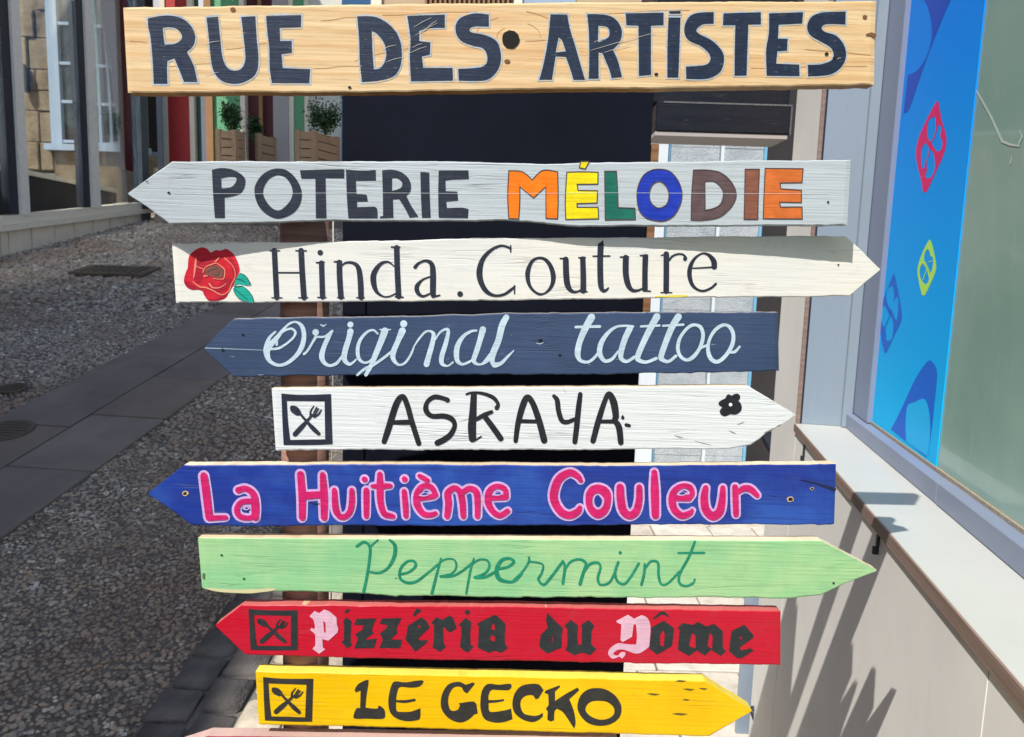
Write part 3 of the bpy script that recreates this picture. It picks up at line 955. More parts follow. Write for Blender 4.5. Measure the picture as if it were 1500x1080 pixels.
def smooth_closed(P, n=5):
    out = []
    L = len(P)
    for i in range(L):
        p1, p2 = P[i], P[(i + 1) % L]
        if p1[2] and p2[2]:
            out.append(p1[:2])
            continue
        p0 = p1 if p1[2] else P[i - 1]
        p3 = p2 if p2[2] else P[(i + 2) % L]
        for k in range(n):
            out.append(cr(p0[:2], p1[:2], p2[:2], p3[:2], k / n))
    return out

def smooth_open(P, n=7):
    if len(P) == 2:
        return [P[0], P[1]]
    out = []
    for i in range(len(P) - 1):
        p1, p2 = P[i], P[i + 1]
        p0 = P[i - 1] if i else p1
        p3 = P[i + 2] if i + 2 < len(P) else p2
        for k in range(n):
            out.append(cr(p0, p1, p2, p3, k / n))
    out.append(P[-1])
    return out

class Ink:
    """collects painted shapes in photo pixels; S maps (px, py, proud) onto the real board"""
    def __init__(s, S, base=0.0003):
        s.S, s.base, s.v, s.f, s.k = S, base, [], [], 0
    def _e(s):
        s.k += 1
        return s.base + s.k * 0.00002
    def poly(s, outer, holes=()):
        e = s._e()
        loops = [outer] + list(holes)
        tris = tessellate_polygon([[Vector((x, y, 0)) for x, y in l] for l in loops])
        flat = [p for l in loops for p in l]
        b_ = len(s.v)
        s.v += [s.S(x, y, e) for x, y in flat]
        for t in tris:
            a, c_, d = [Vector((flat[i][0], flat[i][1], 0)) for i in t]
            cr_ = (c_ - a).cross(d - a).z
            t = t if cr_ < 0 else (t[0], t[2], t[1])
            s.f.append(tuple(b_ + i for i in t))
    def ribbon(s, pts, closed=False, caps=True):
        """pts (x, y, w)"""
        e = s._e()
        pts = [p for i, p in enumerate(pts) if i == 0 or (abs(p[0] - pts[i - 1][0]) + abs(p[1] - pts[i - 1][1])) > 1e-4]
        n = len(pts)
        Lr, Rr = [], []
        for i, (x, y, w) in enumerate(pts):
            if closed:
                a, c_ = pts[i - 1], pts[(i + 1) % n]
            else:
                a, c_ = pts[max(0, i - 1)], pts[min(n - 1, i + 1)]
            d1 = Vector((x - a[0], y - a[1])); d2 = Vector((c_[0] - x, c_[1] - y))
            if d1.length < 1e-6: d1 = d2
            if d2.length < 1e-6: d2 = d1
            t = (d1.normalized() + d2.normalized())
            if t.length < 0.3:
                t = d2.normalized()
            t.normalize()
            nn = Vector((-t.y, t.x))
            m_ = 1 / max(0.6, abs(nn.dot(Vector((-d2.y, d2.x)).normalized())))
            Lr.append((x + nn.x * w / 2 * m_, y + nn.y * w / 2 * m_))
            Rr.append((x - nn.x * w / 2 * m_, y - nn.y * w / 2 * m_))
        b_ = len(s.v)
        for i in range(n):
            ee = e + 0.00012 * i / n
            s.v += [s.S(Lr[i][0], Lr[i][1], ee), s.S(Rr[i][0], Rr[i][1], ee)]
        for i in range(n if closed else n - 1):
            j = (i + 1) % n
            s.f.append((b_ + 2 * i, b_ + 2 * j, b_ + 2 * j + 1, b_ + 2 * i + 1))
        if caps and not closed:
            for i, sg in ((0, -1), (n - 1, 1)):
                x, y, w = pts[i]
                q = pts[1] if i == 0 else pts[n - 2]
                d = Vector((x - q[0], y - q[1])).normalized()
                nn = Vector((-d.y, d.x))
                K = 7
                b_ = len(s.v)
                e2 = e + (0.00012 if i else 0) + 0.000003
                s.v.append(s.S(x, y, e2))
                for k in range(K):
                    th = math.pi * k / (K - 1)
                    s.v.append(s.S(x + nn.x * math.cos(th) * w / 2 + d.x * math.sin(th) * w / 2, y + nn.y * math.cos(th) * w / 2 + d.y * math.sin(th) * w / 2, e2))
                for k in range(K - 1):
                    s.f.append((b_, b_ + k + 2, b_ + k + 1))
    def dot(s, x, y, r, ry=None, n=14):
        e = s._e()
        b_ = len(s.v)
        s.v += [s.S(x + math.cos(2 * math.pi * k / n) * r, y - math.sin(2 * math.pi * k / n) * (ry or r), e) for k in range(n)]
        s.f.append(tuple(range(b_, b_ + n)))
    def build(s, name, mat, parent, label=None):
        if s.v:
            return mesh_obj(name, s.v, s.f, mat, parent, label=label)

def load(region, spec):
    """spec lines: 'P outer | hole | hole' polygons, 'S x,y,w ...' strokes, 'D x,y,r' dots -> in photo pixels"""
    x0, y0, sc = region
    out = []
    for ln_ in spec.strip().split(';'):
        ln_ = ln_.strip()
        if not ln_:
            continue
        kind, rest = ln_[0], ln_[1:].strip()
        if kind == 'P':
            loops = []
            for l in rest.split('|'):
                P = [(x / sc + x0, y / sc + y0, c_) for x, y, c_ in parse(l)]
                loops.append(smooth_closed(P))
            out.append(('P', loops))
        elif kind == 'S':
            P = [tuple(float(v) for v in t.split(',')) for t in rest.split()]
            P = [(a / sc + x0, b_ / sc + y0, w / sc) for a, b_, w in P]
            out.append(('S', smooth_open(P)))
        elif kind == 'D':
            a, b_, r = (float(v) for v in rest.split(','))
            out.append(('D', (a / sc + x0, b_ / sc + y0, r / sc)))
    return out

def draw(ink, shapes, grow=0.0):
    for k, d in shapes:
        if k == 'P':
            if grow:
                for l in d:
                    ink.ribbon([(x, y, grow * 2) for x, y in l], closed=True)
                ink.poly(d[0])if len(d) == 1 else ink.poly(d[0], d[1:])
            else:
                ink.poly(d[0], d[1:])
        elif k == 'S':
            ink.ribbon([(x, y, w + grow * 2) for x, y, w in d])
        else:
            ink.dot(d[0], d[1], d[2] + grow)

# ---------------------------------------------------------------- the signpost
YB = 1.10
signpost = thing('signpost', 'wooden street signpost with a stack of hand-painted plank signs in many colours', 'signpost', (-0.30, 1.14, 0.1))
m_post = raw_wood('post_wood', srgb(166, 126, 112), srgb(128, 94, 84), seed=8.0, amount=.6)
ptop = on_y(449, 290, 1.17)
pbot = Vector((ptop.x, 1.165, 0.0))
MB().tube([Vector((ptop.x - .004, 1.159, 0.0)), Vector((ptop.x, 1.159, ptop.z))], .037, 28).build('post', m_post, signpost, True)

def mkS(Y, bow=None):
    def S(px, py, e=0.0):
        if bow:
            p = on_y(px, py, Y)
            y_ = Y + bow(p.x)
            p = on_y(px, py, y_)
            y_ = Y + bow(p.x)
            return on_y(px, py, y_ - e)
        return on_y(px, py, Y - e)
    return S

def chain_at(ch, u):
    x = ch[0][0] + (ch[-1][0] - ch[0][0]) * u
    for (xa, ya), (xb, yb) in zip(ch[:-1], ch[1:]):
        if x <= xb + 1e-6:
            t = (x - xa) / (xb - xa) if xb > xa else 0
            return x, ya + (yb - ya) * t
    return ch[-1]

def board(top, bot, mface, medge, label, Y=YB, bow=None, thick=0.02, jt=0.35, jb=0.6, seed=1):
    """plank sawn to an outline: top and bottom chains in photo pixels"""
    rnd = random.Random(seed)
    S = mkS(Y, bow)
    us = set([0.0, 1.0])
    for ch in (top, bot):
        for x, y in ch:
            us.add((x - ch[0][0]) / (ch[-1][0] - ch[0][0]))
    n = 170
    for k in range(n):
        u = k / n
        if min(abs(u - q) for q in us) > .6 / n:
            us.add(u)
    us = sorted(us)
    def walk(rough):
        v, out = 0.0, []
        for _ in us:
            v = v * 0.8 + rnd.gauss(0, rough * .45)
            if rnd.random() < .012 * rough: v += rnd.choice([-1, 1]) * rough * 2
            out.append(v)
        return out
    jT, jB = walk(jt), walk(jb)
    rows = []
    tri = []
    V_, F_, M_ = [], [], []
    fr = [0.0, 0.018, 0.25, 0.5, 0.75, 0.982, 1.0]
    cols = []
    for i, u in enumerate(us):
        xt, yt = chain_at(top, u)
        xb, yb = chain_at(bot, u)
        k_ = 0.0 if i in (0, len(us) - 1) else 1.0
        yt += jT[i] * k_; yb += jB[i] * k_
        if yb - yt < 0.3: yb = yt + 0.3
        col = []
        for q, f_ in enumerate(fr):
            e = -0.0010 if q in (0, len(fr) - 1) or i in (0, len(us) - 1) else 0.0
            col.append(len(V_))
            V_.append(S(xt + (xb - xt) * f_, yt + (yb - yt) * f_, e))
        # back edge points
        pt, pb_ = V_[col[0]], V_[col[-1]]
        col.append(len(V_)); V_.append(Vector((pb_.x, pb_.y + thick, pb_.z)))
        col.append(len(V_)); V_.append(Vector((pt.x, pt.y + thick, pt.z)))
        cols.append(col)
    R = len(fr)
    for a, c_ in zip(cols[:-1], cols[1:]):
        for q in range(R - 1):
            F_.append((a[q], a[q + 1], c_[q + 1], c_[q])); M_.append(0)
        F_.append((a[R - 1], a[R], c_[R], c_[R - 1])); M_.append(1)
        F_.append((a[R], a[R + 1], c_[R + 1], c_[R])); M_.append(1)
        F_.append((a[R + 1], a[0], c_[0], c_[R + 1])); M_.append(1)
    F_.append(tuple(reversed(cols[0]))); M_.append(1)
    F_.append(tuple(cols[-1])); M_.append(1)
    o = mesh_obj('board', V_, F_, [mface, medge], signpost, M_, label=label)
    return o, S

m_hole = flat_paint('hole_dark', srgb(22, 18, 16), .9)
m_navy = lettering_paint('navy_sign_paint', srgb(30, 43, 66), srgb(120, 118, 114), 0.38)
m_halo = lettering_paint('pale_blue_outline_paint', srgb(168, 184, 200), srgb(216, 182, 130), 0.95)
m_ink = lettering_paint('dark_ink_paint', srgb(40, 45, 60), None, 0)
m_ink2 = lettering_paint('black_ink_paint', srgb(34, 35, 41), None, 0)
m_chip = flat_paint('bare_wood_chip', srgb(206, 176, 130), .8)
raw_edge = raw_wood('sawn_edge', srgb(232, 216, 190), srgb(208, 182, 146), seed=2.0, amount=.5)

def holes(S, pts, parent, chips=True):
    for (x, y, r) in pts:
        if chips:
            ink = Ink(S, 0.0009)
            P = [(x + math.cos(a) * r * random.uniform(1.2, 2.0), y + math.sin(a) * r * random.uniform(.9, 1.4)) for a in [2 * math.pi * k / 9 for k in range(9)]]
            ink.poly(P)
            ink.build('paint_chip', m_chip, parent)
        ink = Ink(S, 0.0011)
        P = [(x + math.cos(a) * r * random.uniform(.85, 1.3), y + math.sin(a) * r * random.uniform(.7, 1.0)) for a in [2 * math.pi * k / 9 for k in range(9)]]
        ink.poly(P)
        ink.build('screw_hole', m_hole, parent)

def letters(S, parent, region, data, mat, halo=None, hw=0.0, label=None, base=0.0006):
    """data: list of (spec) one string per letter"""
    for spec in data:
        sh = load(region, spec)
        if halo is not None:
            ink = Ink(S, 0.0003)
            draw(ink, sh, hw)
            ink.build('letter_outline', halo, parent)
        ink = Ink(S, base)
        draw(ink, sh)
        ink.build('letter', mat, parent, label)

# 1 ------------------------------------------------ RUE DES ARTiSTES
m_b1 = raw_wood('bare_pine', srgb(228, 200, 156), srgb(206, 156, 96), seed=1.0, amount=.32, warm=srgb(222, 164, 108))
b1, S1 = board([(180.5, 11.5), (500, 7), (900, 3.5), (1282.5, 2)], [(187.5, 136), (520, 135.5), (760, 131), (1000, 129), (1280, 125)], m_b1,
               raw_wood('pine_edge', srgb(206, 158, 96), srgb(150, 100, 56), seed=4.0), 'widest plank, bare pine lettered RUE DES ARTiSTES in navy', thick=.022, jt=.5, jb=.6, seed=11)
A_ = (205, 10, 5.357); B_ = (505, 10, 5.357); C_ = (780, 5, 6.25); D_ = (1000, 5, 5.769)
letters(S1, b1, A_, [
 'P 62,92! 150,74 240,70 330,92 400,150 432,225 420,300 368,355! 420,460 450,590! 345,590! 310,500 270,405! 215,425! 212,500 215,605! 108,605! 100,430 82,235 65,160 | 178,165! 230,160 285,172 325,215 325,255 275,290 195,298! 185,240',
 'P 522,85! 612,78! 630,260 645,385 675,465 725,500 790,490 825,425 822,320 795,80! 905,75! 915,240 930,420 905,530 820,590 730,605 640,580 580,510 555,400 540,240',
 'P 990,72! 1265,65! 1262,160! 1095,165! 1100,270! 1190,268! 1192,362! 1110,372! 1120,482! 1335,490! 1328,600! 1035,598! 1018,480 1015,330 1000,200'], m_navy, m_halo, 2.7)
letters(S1, b1, B_, [
 'P 98,75! 230,78 330,125 410,210 445,320 440,450 390,540 280,578 135,592! 118,430 112,250 | 212,188! 255,215 305,280 325,350 318,420 280,480 228,492! 218,350',
 'P 490,72! 785,62! 785,165! 660,168 585,188! 585,270! 672,280! 668,375! 605,390! 615,480! 845,480! 850,580! 520,585! 510,400 515,250',
 'P 1130,62! 1130,155! 1010,155 978,185 1010,205 1110,225 1190,270 1222,350 1222,440 1185,520 1110,575 1000,582 895,580! 890,488! 1000,482 1080,470 1115,435 1115,375 1080,325 1000,305 925,275 880,225 870,150 905,90 970,62 1040,52'], m_navy, m_halo, 2.6)
letters(S1, b1, C_, [
 'P 165,100! 318,105! 345,240 400,420 480,700! 375,700! 345,600 305,490! 212,485! 195,590 178,700! 62,700! 100,560 140,350 | 238,312! 270,340 305,440! 212,450!',
 'P 500,100! 610,100 720,120 790,180 818,260 800,350 735,425! 780,520 820,675! 725,685! 700,600 640,455! 605,450! 605,690! 515,690! 520,500 515,250 | 602,205! 680,215 705,260 690,315 600,360!',
 'P 852,92! 1200,85! 1200,200! 1085,205! 1085,655! 975,665! 970,205! 860,200!',
 'P 1245,130! 1355,130! 1345,420 1335,680! 1235,680! 1235,400; P 1250,72! 1355,68! 1355,95! 1255,95!'], m_navy, m_halo, 2.4)
letters(S1, b1, D_, [
 'P 262,75! 262,172! 170,178 115,225 150,265 240,310 320,385 350,460 330,560 270,615 180,640 30,638! 28,535! 140,528 205,515 235,470 215,415 150,360 60,320 20,270 15,200 50,120 110,85 190,75',
 'P 345,85! 660,75! 662,178! 555,180! 540,610! 438,612! 440,400 445,185! 340,185!',
 'P 730,85! 1018,75! 1010,170! 812,180! 805,298! 888,300! 882,400! 800,405! 790,510! 985,518! 988,615! 710,612! 705,400 728,250',
 'P 1378,70! 1375,178! 1220,175 1175,205 1200,240 1290,270 1350,330 1380,410 1370,490 1320,560 1230,605 1060,618! 1058,520! 1170,515 1260,480 1275,430 1250,375 1170,325 1085,275 1052,210 1070,140 1120,95 1210,75'], m_navy, m_halo, 2.4)
ink = Ink(S1, .0009)
ink.poly([(748 + math.cos(a) * 13 * random.uniform(.94, 1.05), 58 + math.sin(a) * 13.5 * random.uniform(.95, 1.04)) for a in [2 * math.pi * k / 22 for k in range(22)]])
ink.build('knot_hole', m_hole, b1)
m_knot = flat_paint('knot_brown', srgb(120, 78, 44), .8)
holes(S1, [(512, 128, 2.3), (961.5, 109, 2.6), (1223, 85, 3.0), (1211, 79, 2.8)], b1, False)
for (x, y, rx, ry) in ((341, 14, 4, 3.4), (743, 90, 4.5, 3), (1267, 25, 3.5, 3)):
    ink = Ink(S1, .0009)
    ink.poly([(x + math.cos(a) * rx, y + math.sin(a) * ry) for a in [2 * math.pi * k / 10 for k in range(10)]])
    ink.build('knot', m_knot, b1)
ink = Ink(S1, .0009)
ink.ribbon([(1270, 51, 3), (1276, 50, 5), (1281, 52, 6)])
ink.build('edge_split', m_knot, b1)
# growth-ring lines round the big knot hole
m_line = flat_paint('grain_line', srgb(196, 148, 92), .7)
ink = Ink(S1, .00022)
for q in range(4):
    rx, ry = 24 + q * 15, 17 + q * 8
    a0_, a1_ = (random.uniform(-.2, .1), random.uniform(.9, 1.4)) if q % 2 else (random.uniform(1.8, 2.2), random.uniform(2.9, 3.3))
    P = [(752 + math.cos(-a) * rx * (1 + .05 * math.sin(3 * a)), 56 + math.sin(-a) * ry, 1.0) for a in [a0_ + (a1_ - a0_) * k / 14 for k in range(15)]]
    P = [p for p in P if 8 < p[1] < 128]
    if len(P) > 3: ink.ribbon(P)
for (xa, ya, xb, yb, am) in ((770, 60, 830, 58, 1), (880, 20, 1010, 14, 2), (230, 98, 330, 92, 2), (600, 70, 520, 88, 3), (1100, 100, 1270, 96, 2), (330, 72, 420, 60, 3), (560, 22, 700, 16, 2), (470, 30, 530, 24, 2), (190, 60, 215, 62, 1), (1180, 72, 1275, 80, 1.5), (460, 100, 530, 96, 2)):
    P = [(xa + (xb - xa) * k / 9, ya + (yb - ya) * k / 9 + math.sin(k * .9) * am * .4, .8) for k in range(10)]
    ink.ribbon(P)
ink.build('grain_lines', m_line, b1)['kind'] = 'stuff'
# pale scratches over the letters
m_scr = flat_paint('scratch_pale', srgb(176, 170, 160), .7)
ink = Ink(S1, .0012)
for (xa, ya, xb, yb) in ((565, 91, 590, 84), (606, 40, 632, 26), (608, 52, 640, 34), (600, 78, 625, 68), (640, 30, 622, 44), (865, 74, 960, 48), (885, 77, 925, 66), (300, 65, 322, 60), (870, 62, 890, 55), (300, 110, 320, 106), (604, 70, 618, 64), (560, 72, 580, 66), (1226, 87, 1232, 85)):
    ink.ribbon([(xa, ya, .5), ((xa + xb) / 2, (ya + yb) / 2 - 1, .9), (xb, yb, .5)])
ink.build('scratches', m_scr, b1)['kind'] = 'stuff'

# 2 ------------------------------------------------ POTERIE MELODIE
xm = on_y(630, 285, YB).x
def bow2(x):
    d = x - xm
    return -(0.0165 + (0.0175 * (d / 0.34) ** 2 if d < 0 else 0.0195 * (d / 0.60) ** 2))
m_b2 = painted_wood('grey_sign', srgb(192, 200, 205), seed=2.0, grain=.35, wear=.0, dark=.86, depth=.0016)
b2, S2 = board([(188, 283), (253, 236), (640, 237), (800, 240), (900, 238), (1246, 234)], [(188, 284.5), (249, 328), (404, 326), (490, 323), (640, 325), (735, 323), (850, 331.5), (1241, 330)], m_b2,
               painted_wood('grey_edge', srgb(170, 166, 158), seed=2.5, grain=.5, wear=.5), 'pale grey plank pointing left, lettered POTERIE in navy and MÉLODIE in many colours', bow=bow2, jt=.5, jb=.6, seed=12, thick=.018)
E_ = (300, 235, 7.5); F_r = (490, 235, 7.143); G_ = (735, 230, 6.667); H_ = (950, 230, 6.25)
letters(S2, b2, E_, [
 'P 78,105! 170,85 280,95 380,140 440,200 435,290 390,360 300,395 215,408! 218,632! 110,632! 95,430 85,250 | 178,195! 260,180 335,185 348,215 320,270 270,300 182,308!',
 'P 810,90 900,110 985,180 1040,270 1065,370 1045,480 980,570 890,620 790,640 690,600 610,530 560,430 545,320 570,240 630,160 720,105 | 815,162 880,185 935,250 965,340 945,430 880,510 810,552 740,525 675,450 640,370 650,290 700,210 760,172',
 'P 1045,110! 1400,98! 1530,100! 1530,195! 1325,195! 1330,420 1335,635! 1220,635! 1215,200! 1060,200!'], m_ink)
letters(S2, b2, F_r, [
 'P 120,100! 300,108 430,100! 432,212! 222,212! 228,352! 335,360! 348,430! 235,432! 235,490! 420,485! 445,510 450,605! 145,605! 130,400',
 'P 498,105! 600,98 700,125 775,190 800,270 785,340 750,368! 800,470 878,590! 785,600! 740,510 675,405! 610,408! 615,600! 475,605! 475,590! 508,580! 505,350 | 602,185! 660,190 708,235 690,290 600,320!',
 'P 898,120! 990,128! 995,350 1005,600! 915,600! 905,400',
 'P 1090,105! 1400,105! 1405,195! 1250,200 1160,210! 1162,325! 1285,328! 1292,420! 1168,430! 1175,500! 1330,495 1402,510! 1395,605! 1090,600! 1085,350'], m_ink)
mel = [
 (G_, 'P 68,135! 200,145 298,225! 400,132 545,145! 550,380 545,605! 432,600! 430,290! 310,400! 175,290! 175,440 165,605! 68,600! 58,380', (255, 122, 0), 'orange letter M'),
 (G_, 'P 635,150! 780,145 940,150! 938,265! 735,268! 745,328! 935,330! 930,450! 735,455! 735,492! 940,492! 945,605! 625,610! 620,420; P 772,44! 855,44! 815,118! 758,105!', (240, 216, 0), 'yellow letter É'),
 (G_, 'P 1005,140! 1120,140! 1130,320 1135,495! 1300,500! 1305,612! 1010,615!', (18, 104, 88), 'teal green letter L'),
 (H_, 'P 100,112 190,130 260,200 300,290 305,370 285,450 230,540 150,585 70,585 -20,560 -85,490 -106,370 -95,270 -50,175 20,125 | 95,225 145,250 180,310 185,380 160,440 95,468 40,440 10,380 12,310 40,250', (22, 52, 170), 'blue letter O'),
 (H_, 'P 412,120! 540,120 660,145 750,220 798,310 795,390 740,480 640,555 500,580 390,578! 395,350 | 515,225! 600,225 665,280 685,350 660,430 600,470 518,488!', (96, 76, 78), 'grey brown letter D'),
 (H_, 'P 885,112! 1015,112! 1005,350 1000,572! 875,572! 880,350', (136, 84, 66), 'brown letter I'),
 (H_, 'P 1068,105! 1415,108! 1405,235! 1205,238! 1210,292! 1400,305! 1400,418! 1200,415! 1210,460! 1405,458! 1408,568! 1050,565! 1055,400', (208, 108, 46), 'terracotta orange letter E')]
m_outl = flat_paint('thin_dark_outline', srgb(74, 56, 58), .6)
for reg, spec, cc, lab in mel:
    sh = load(reg, spec)
    ink = Ink(S2, .0003); draw(ink, sh); ink.build('letter', lettering_paint('letter_paint', srgb(*cc), grain=.3), b2, lab)
    ink = Ink(S2, .0006)
    for k, d in sh:
        for l in d:
            ink.ribbon([(x, y, 1.5) for x, y in l], closed=True)
    ink.build('letter_outline', m_outl, b2)
holes(S2, [(215, 266, 1.4), (247, 282.5, 2.0), (1213, 296, 1.7)], b2, False)
ink = Ink(S2, .0009)
ink.ribbon([(253 + k * 60, 283.2 + .6 * math.sin(k), .45) for k in range(17)])
ink.build('pale_crack', flat_paint('crack_pale', srgb(204, 208, 210), .7), b2)

# 3 ------------------------------------------------ Hinda . Couture
m_b3 = painted_wood('cream_white_sign', srgb(231, 230, 225), seed=3.0, grain=.12, dark=.94, second=srgb(234, 222, 198), tint=.35)
b3, S3 = board([(252, 357), (488, 354.4), (700, 349), (832, 348.5), (1239, 345.5), (1289, 394)], [(258, 443.7), (700, 441), (760, 441), (962, 437), (1244, 434), (1289, 395.5)], m_b3,
               raw_edge, 'off-white plank pointing right, lettered Hinda . Couture beside a painted red rose', jt=.5, jb=.6, seed=13)
I_ = (385, 350, 5.357); J_ = (660, 345, 6.818); K_ = (870, 345, 7.5); L_r = (260, 355, 10.714)
letters(S3, b3, I_, [
 'S 90,92,42 98,260,42 108,460,42; S 55,93,10 130,93,10; S 70,462,9 150,462,9; S 300,92,44 308,260,44 322,460,44; S 258,93,10 340,93,10; S 280,462,9 352,460,9; S 110,265,11 290,265,11',
 'D 450,108,22; S 460,190,42 468,455,42; S 420,187,12 480,182,12; S 430,460,10 495,460,10',
 'S 600,185,44 602,300,44 612,455,44; S 560,180,12 615,175,12; S 585,462,9 638,462,9; S 615,215,10 650,188,16 710,190,24 750,230,38 765,330,44 770,458,44; S 735,462,9 795,462,9',
 'S 1050,70,44 1055,250,44 1065,450,44; S 1010,65,14 1072,65,14; S 1040,455,12 1100,458,12; S 1030,215,10 980,180,16 920,200,28 872,270,42 868,340,44 890,410,30 940,450,14 990,452,12 1040,430,12',
 'S 1195,222,30 1225,190,20 1280,172,22 1325,200,38 1335,280,46 1335,430,44 1350,450,20 1388,442,12; S 1320,295,14 1255,320,16 1210,370,34 1215,420,34 1255,450,20 1310,430,14'], m_ink)
letters(S3, b3, J_, [
 'D 95,585,29',
 'S 600,135,22 560,112,22 490,105,24 400,150,32 320,240,45 288,360,60 305,470,55 360,560,45 440,600,28 530,590,26 600,545,28 640,510,16; S 600,102,14 600,165,14; S 640,500,14 638,580,14',
 'P 885,212 960,230 1020,300 1050,400 1035,490 985,560 900,600 830,570 770,500 745,400 760,320 810,240 | 880,238 930,250 975,310 1000,400 995,490 950,560 895,575 840,545 800,480 792,390 810,300 840,255',
 'S 1150,240,58 1155,400,60 1170,500,58 1210,555,35 1260,562,22 1320,535,16; S 1095,230,14 1150,228,14; S 1320,235,54 1325,400,56 1325,550,58; S 1280,222,14 1345,218,14; S 1300,565,14 1362,560,14'], m_ink)
letters(S3, b3, K_, [
 'S 74,110,66 68,300,64 75,540,62 100,605,40 135,600,28 160,575,14; S -10,228,16 175,225,16; P 100,50! 112,115! 40,112!',
 'S 350,245,66 350,420,66 375,540,62 420,600,40 480,605,26 540,580,18; S 290,238,16 380,235,16; S 565,235,62 560,420,60 560,585,62; S 510,220,14 590,215,14; S 540,608,16 620,612,16',
 'S 795,205,62 795,400,62 793,610,62; S 740,218,14 790,205,14; S 735,628,12 855,628,12; S 825,275,20 860,230,22 920,205,20 980,210,20 1005,245,36 1000,258,44',
 'S 1085,360,14 1200,355,16 1345,345,18; S 1322,345,60 1315,280,60 1260,215,35 1190,198,20 1110,250,28 1060,340,45 1050,440,50 1080,540,40 1140,595,26 1210,608,24 1290,575,24 1340,530,24'], m_ink)
def art(S, reg, spec, mat, parent, name, base, label=None):
    ink = Ink(S, base); draw(ink, load(reg, spec)); ink.build(name, mat, parent, label)
art(S3, L_r, 'P 300,110 380,80 470,105 520,160 600,125 680,130 760,105 830,140 890,200 950,320 975,440 940,540 890,660 820,760 760,870 650,915 500,920 430,850 390,770 320,745 230,750 140,700 100,600 130,470 160,400 170,270 200,190', lettering_paint('rose_red', srgb(204, 30, 48)), b3, 'rose_bloom', .0003, 'painted red rose')
art(S3, L_r, 'P 300,350 400,260 520,280 560,330 450,380 400,470 380,600 300,640 250,520; P 520,620 620,690 700,600 840,560 800,700 640,780 480,700; P 100,600 200,650 330,700 420,780 460,860 560,890 660,860 760,800 740,860 640,912 500,915 430,850 390,770 320,742 230,745 140,700; P 800,200 900,330 930,450 880,560 850,430', lettering_paint('rose_crimson', srgb(172, 24, 48)), b3, 'petal_shade', .0006)
art(S3, L_r, 'P 430,450 500,385 600,360 690,400 725,470 700,550 600,560 520,530 450,520', lettering_paint('rose_heart', srgb(128, 74, 66)), b3, 'rose_heart', .0008)
art(S3, L_r, 'S 290,240,12 280,360,34 255,560,14; S 240,620,12 350,700,20 440,710,22 560,760,18 690,825,16 800,770,13 850,650,13 900,560,13 900,450,12 850,350,12 740,250,18; S 600,300,26 650,245,18; S 400,470,20 440,390,14 530,350,20 610,330,14 700,390,16 740,440,18 735,540,20 700,580,13 560,570,12; S 500,650,26 550,710,20 650,715,18 720,680,14 760,650,13; S 420,530,26 470,530,14; S 300,380,14 400,420,12', flat_paint('rose_pink_line', srgb(228, 132, 112), .5), b3, 'petal_lines', .001)
art(S3, L_r, 'S 470,470,18 520,430,16 600,420,12 650,470,18 620,520,12 540,500,14; S 560,380,14 640,400,14', flat_paint('rose_dark_line', srgb(84, 70, 56), .6), b3, 'heart_lines', .0011)
art(S3, L_r, 'P 980,480! 1060,520 1110,590 1140,660! 1060,680 960,660 890,690 915,580; P 870,740! 930,690 1020,690 1110,760 1170,850 1195,945! 1100,940 980,900 910,830', lettering_paint('leaf_teal', srgb(22, 168, 148)), b3, 'painted_leaf', .0004)
art(S3, L_r, 'S 885,725,14 1000,820,12 1100,900,10; S 1020,690,8 1110,760,11 1170,850,12 1195,945,10; S 980,485,8 1060,520,10 1110,590,12 1140,665,14 1070,672,8; S 920,570,12 1000,590,10 1065,625,7; S 885,700,14 1010,688,10; S 880,760,8 930,850,8 1000,905,8 1110,940,8', flat_paint('leaf_line', srgb(20, 82, 84), .6), b3, 'leaf_lines', .0009)
holes(S3, [(1228, 388, 1.5)], b3, False)
art(S3, (0, 0, 1), 'S 960,434.5,1.5 990,434,3.2 1006,433.5,2', flat_paint('yellow_smear', srgb(222, 206, 70), .6), b3, 'paint_smear', .0004)

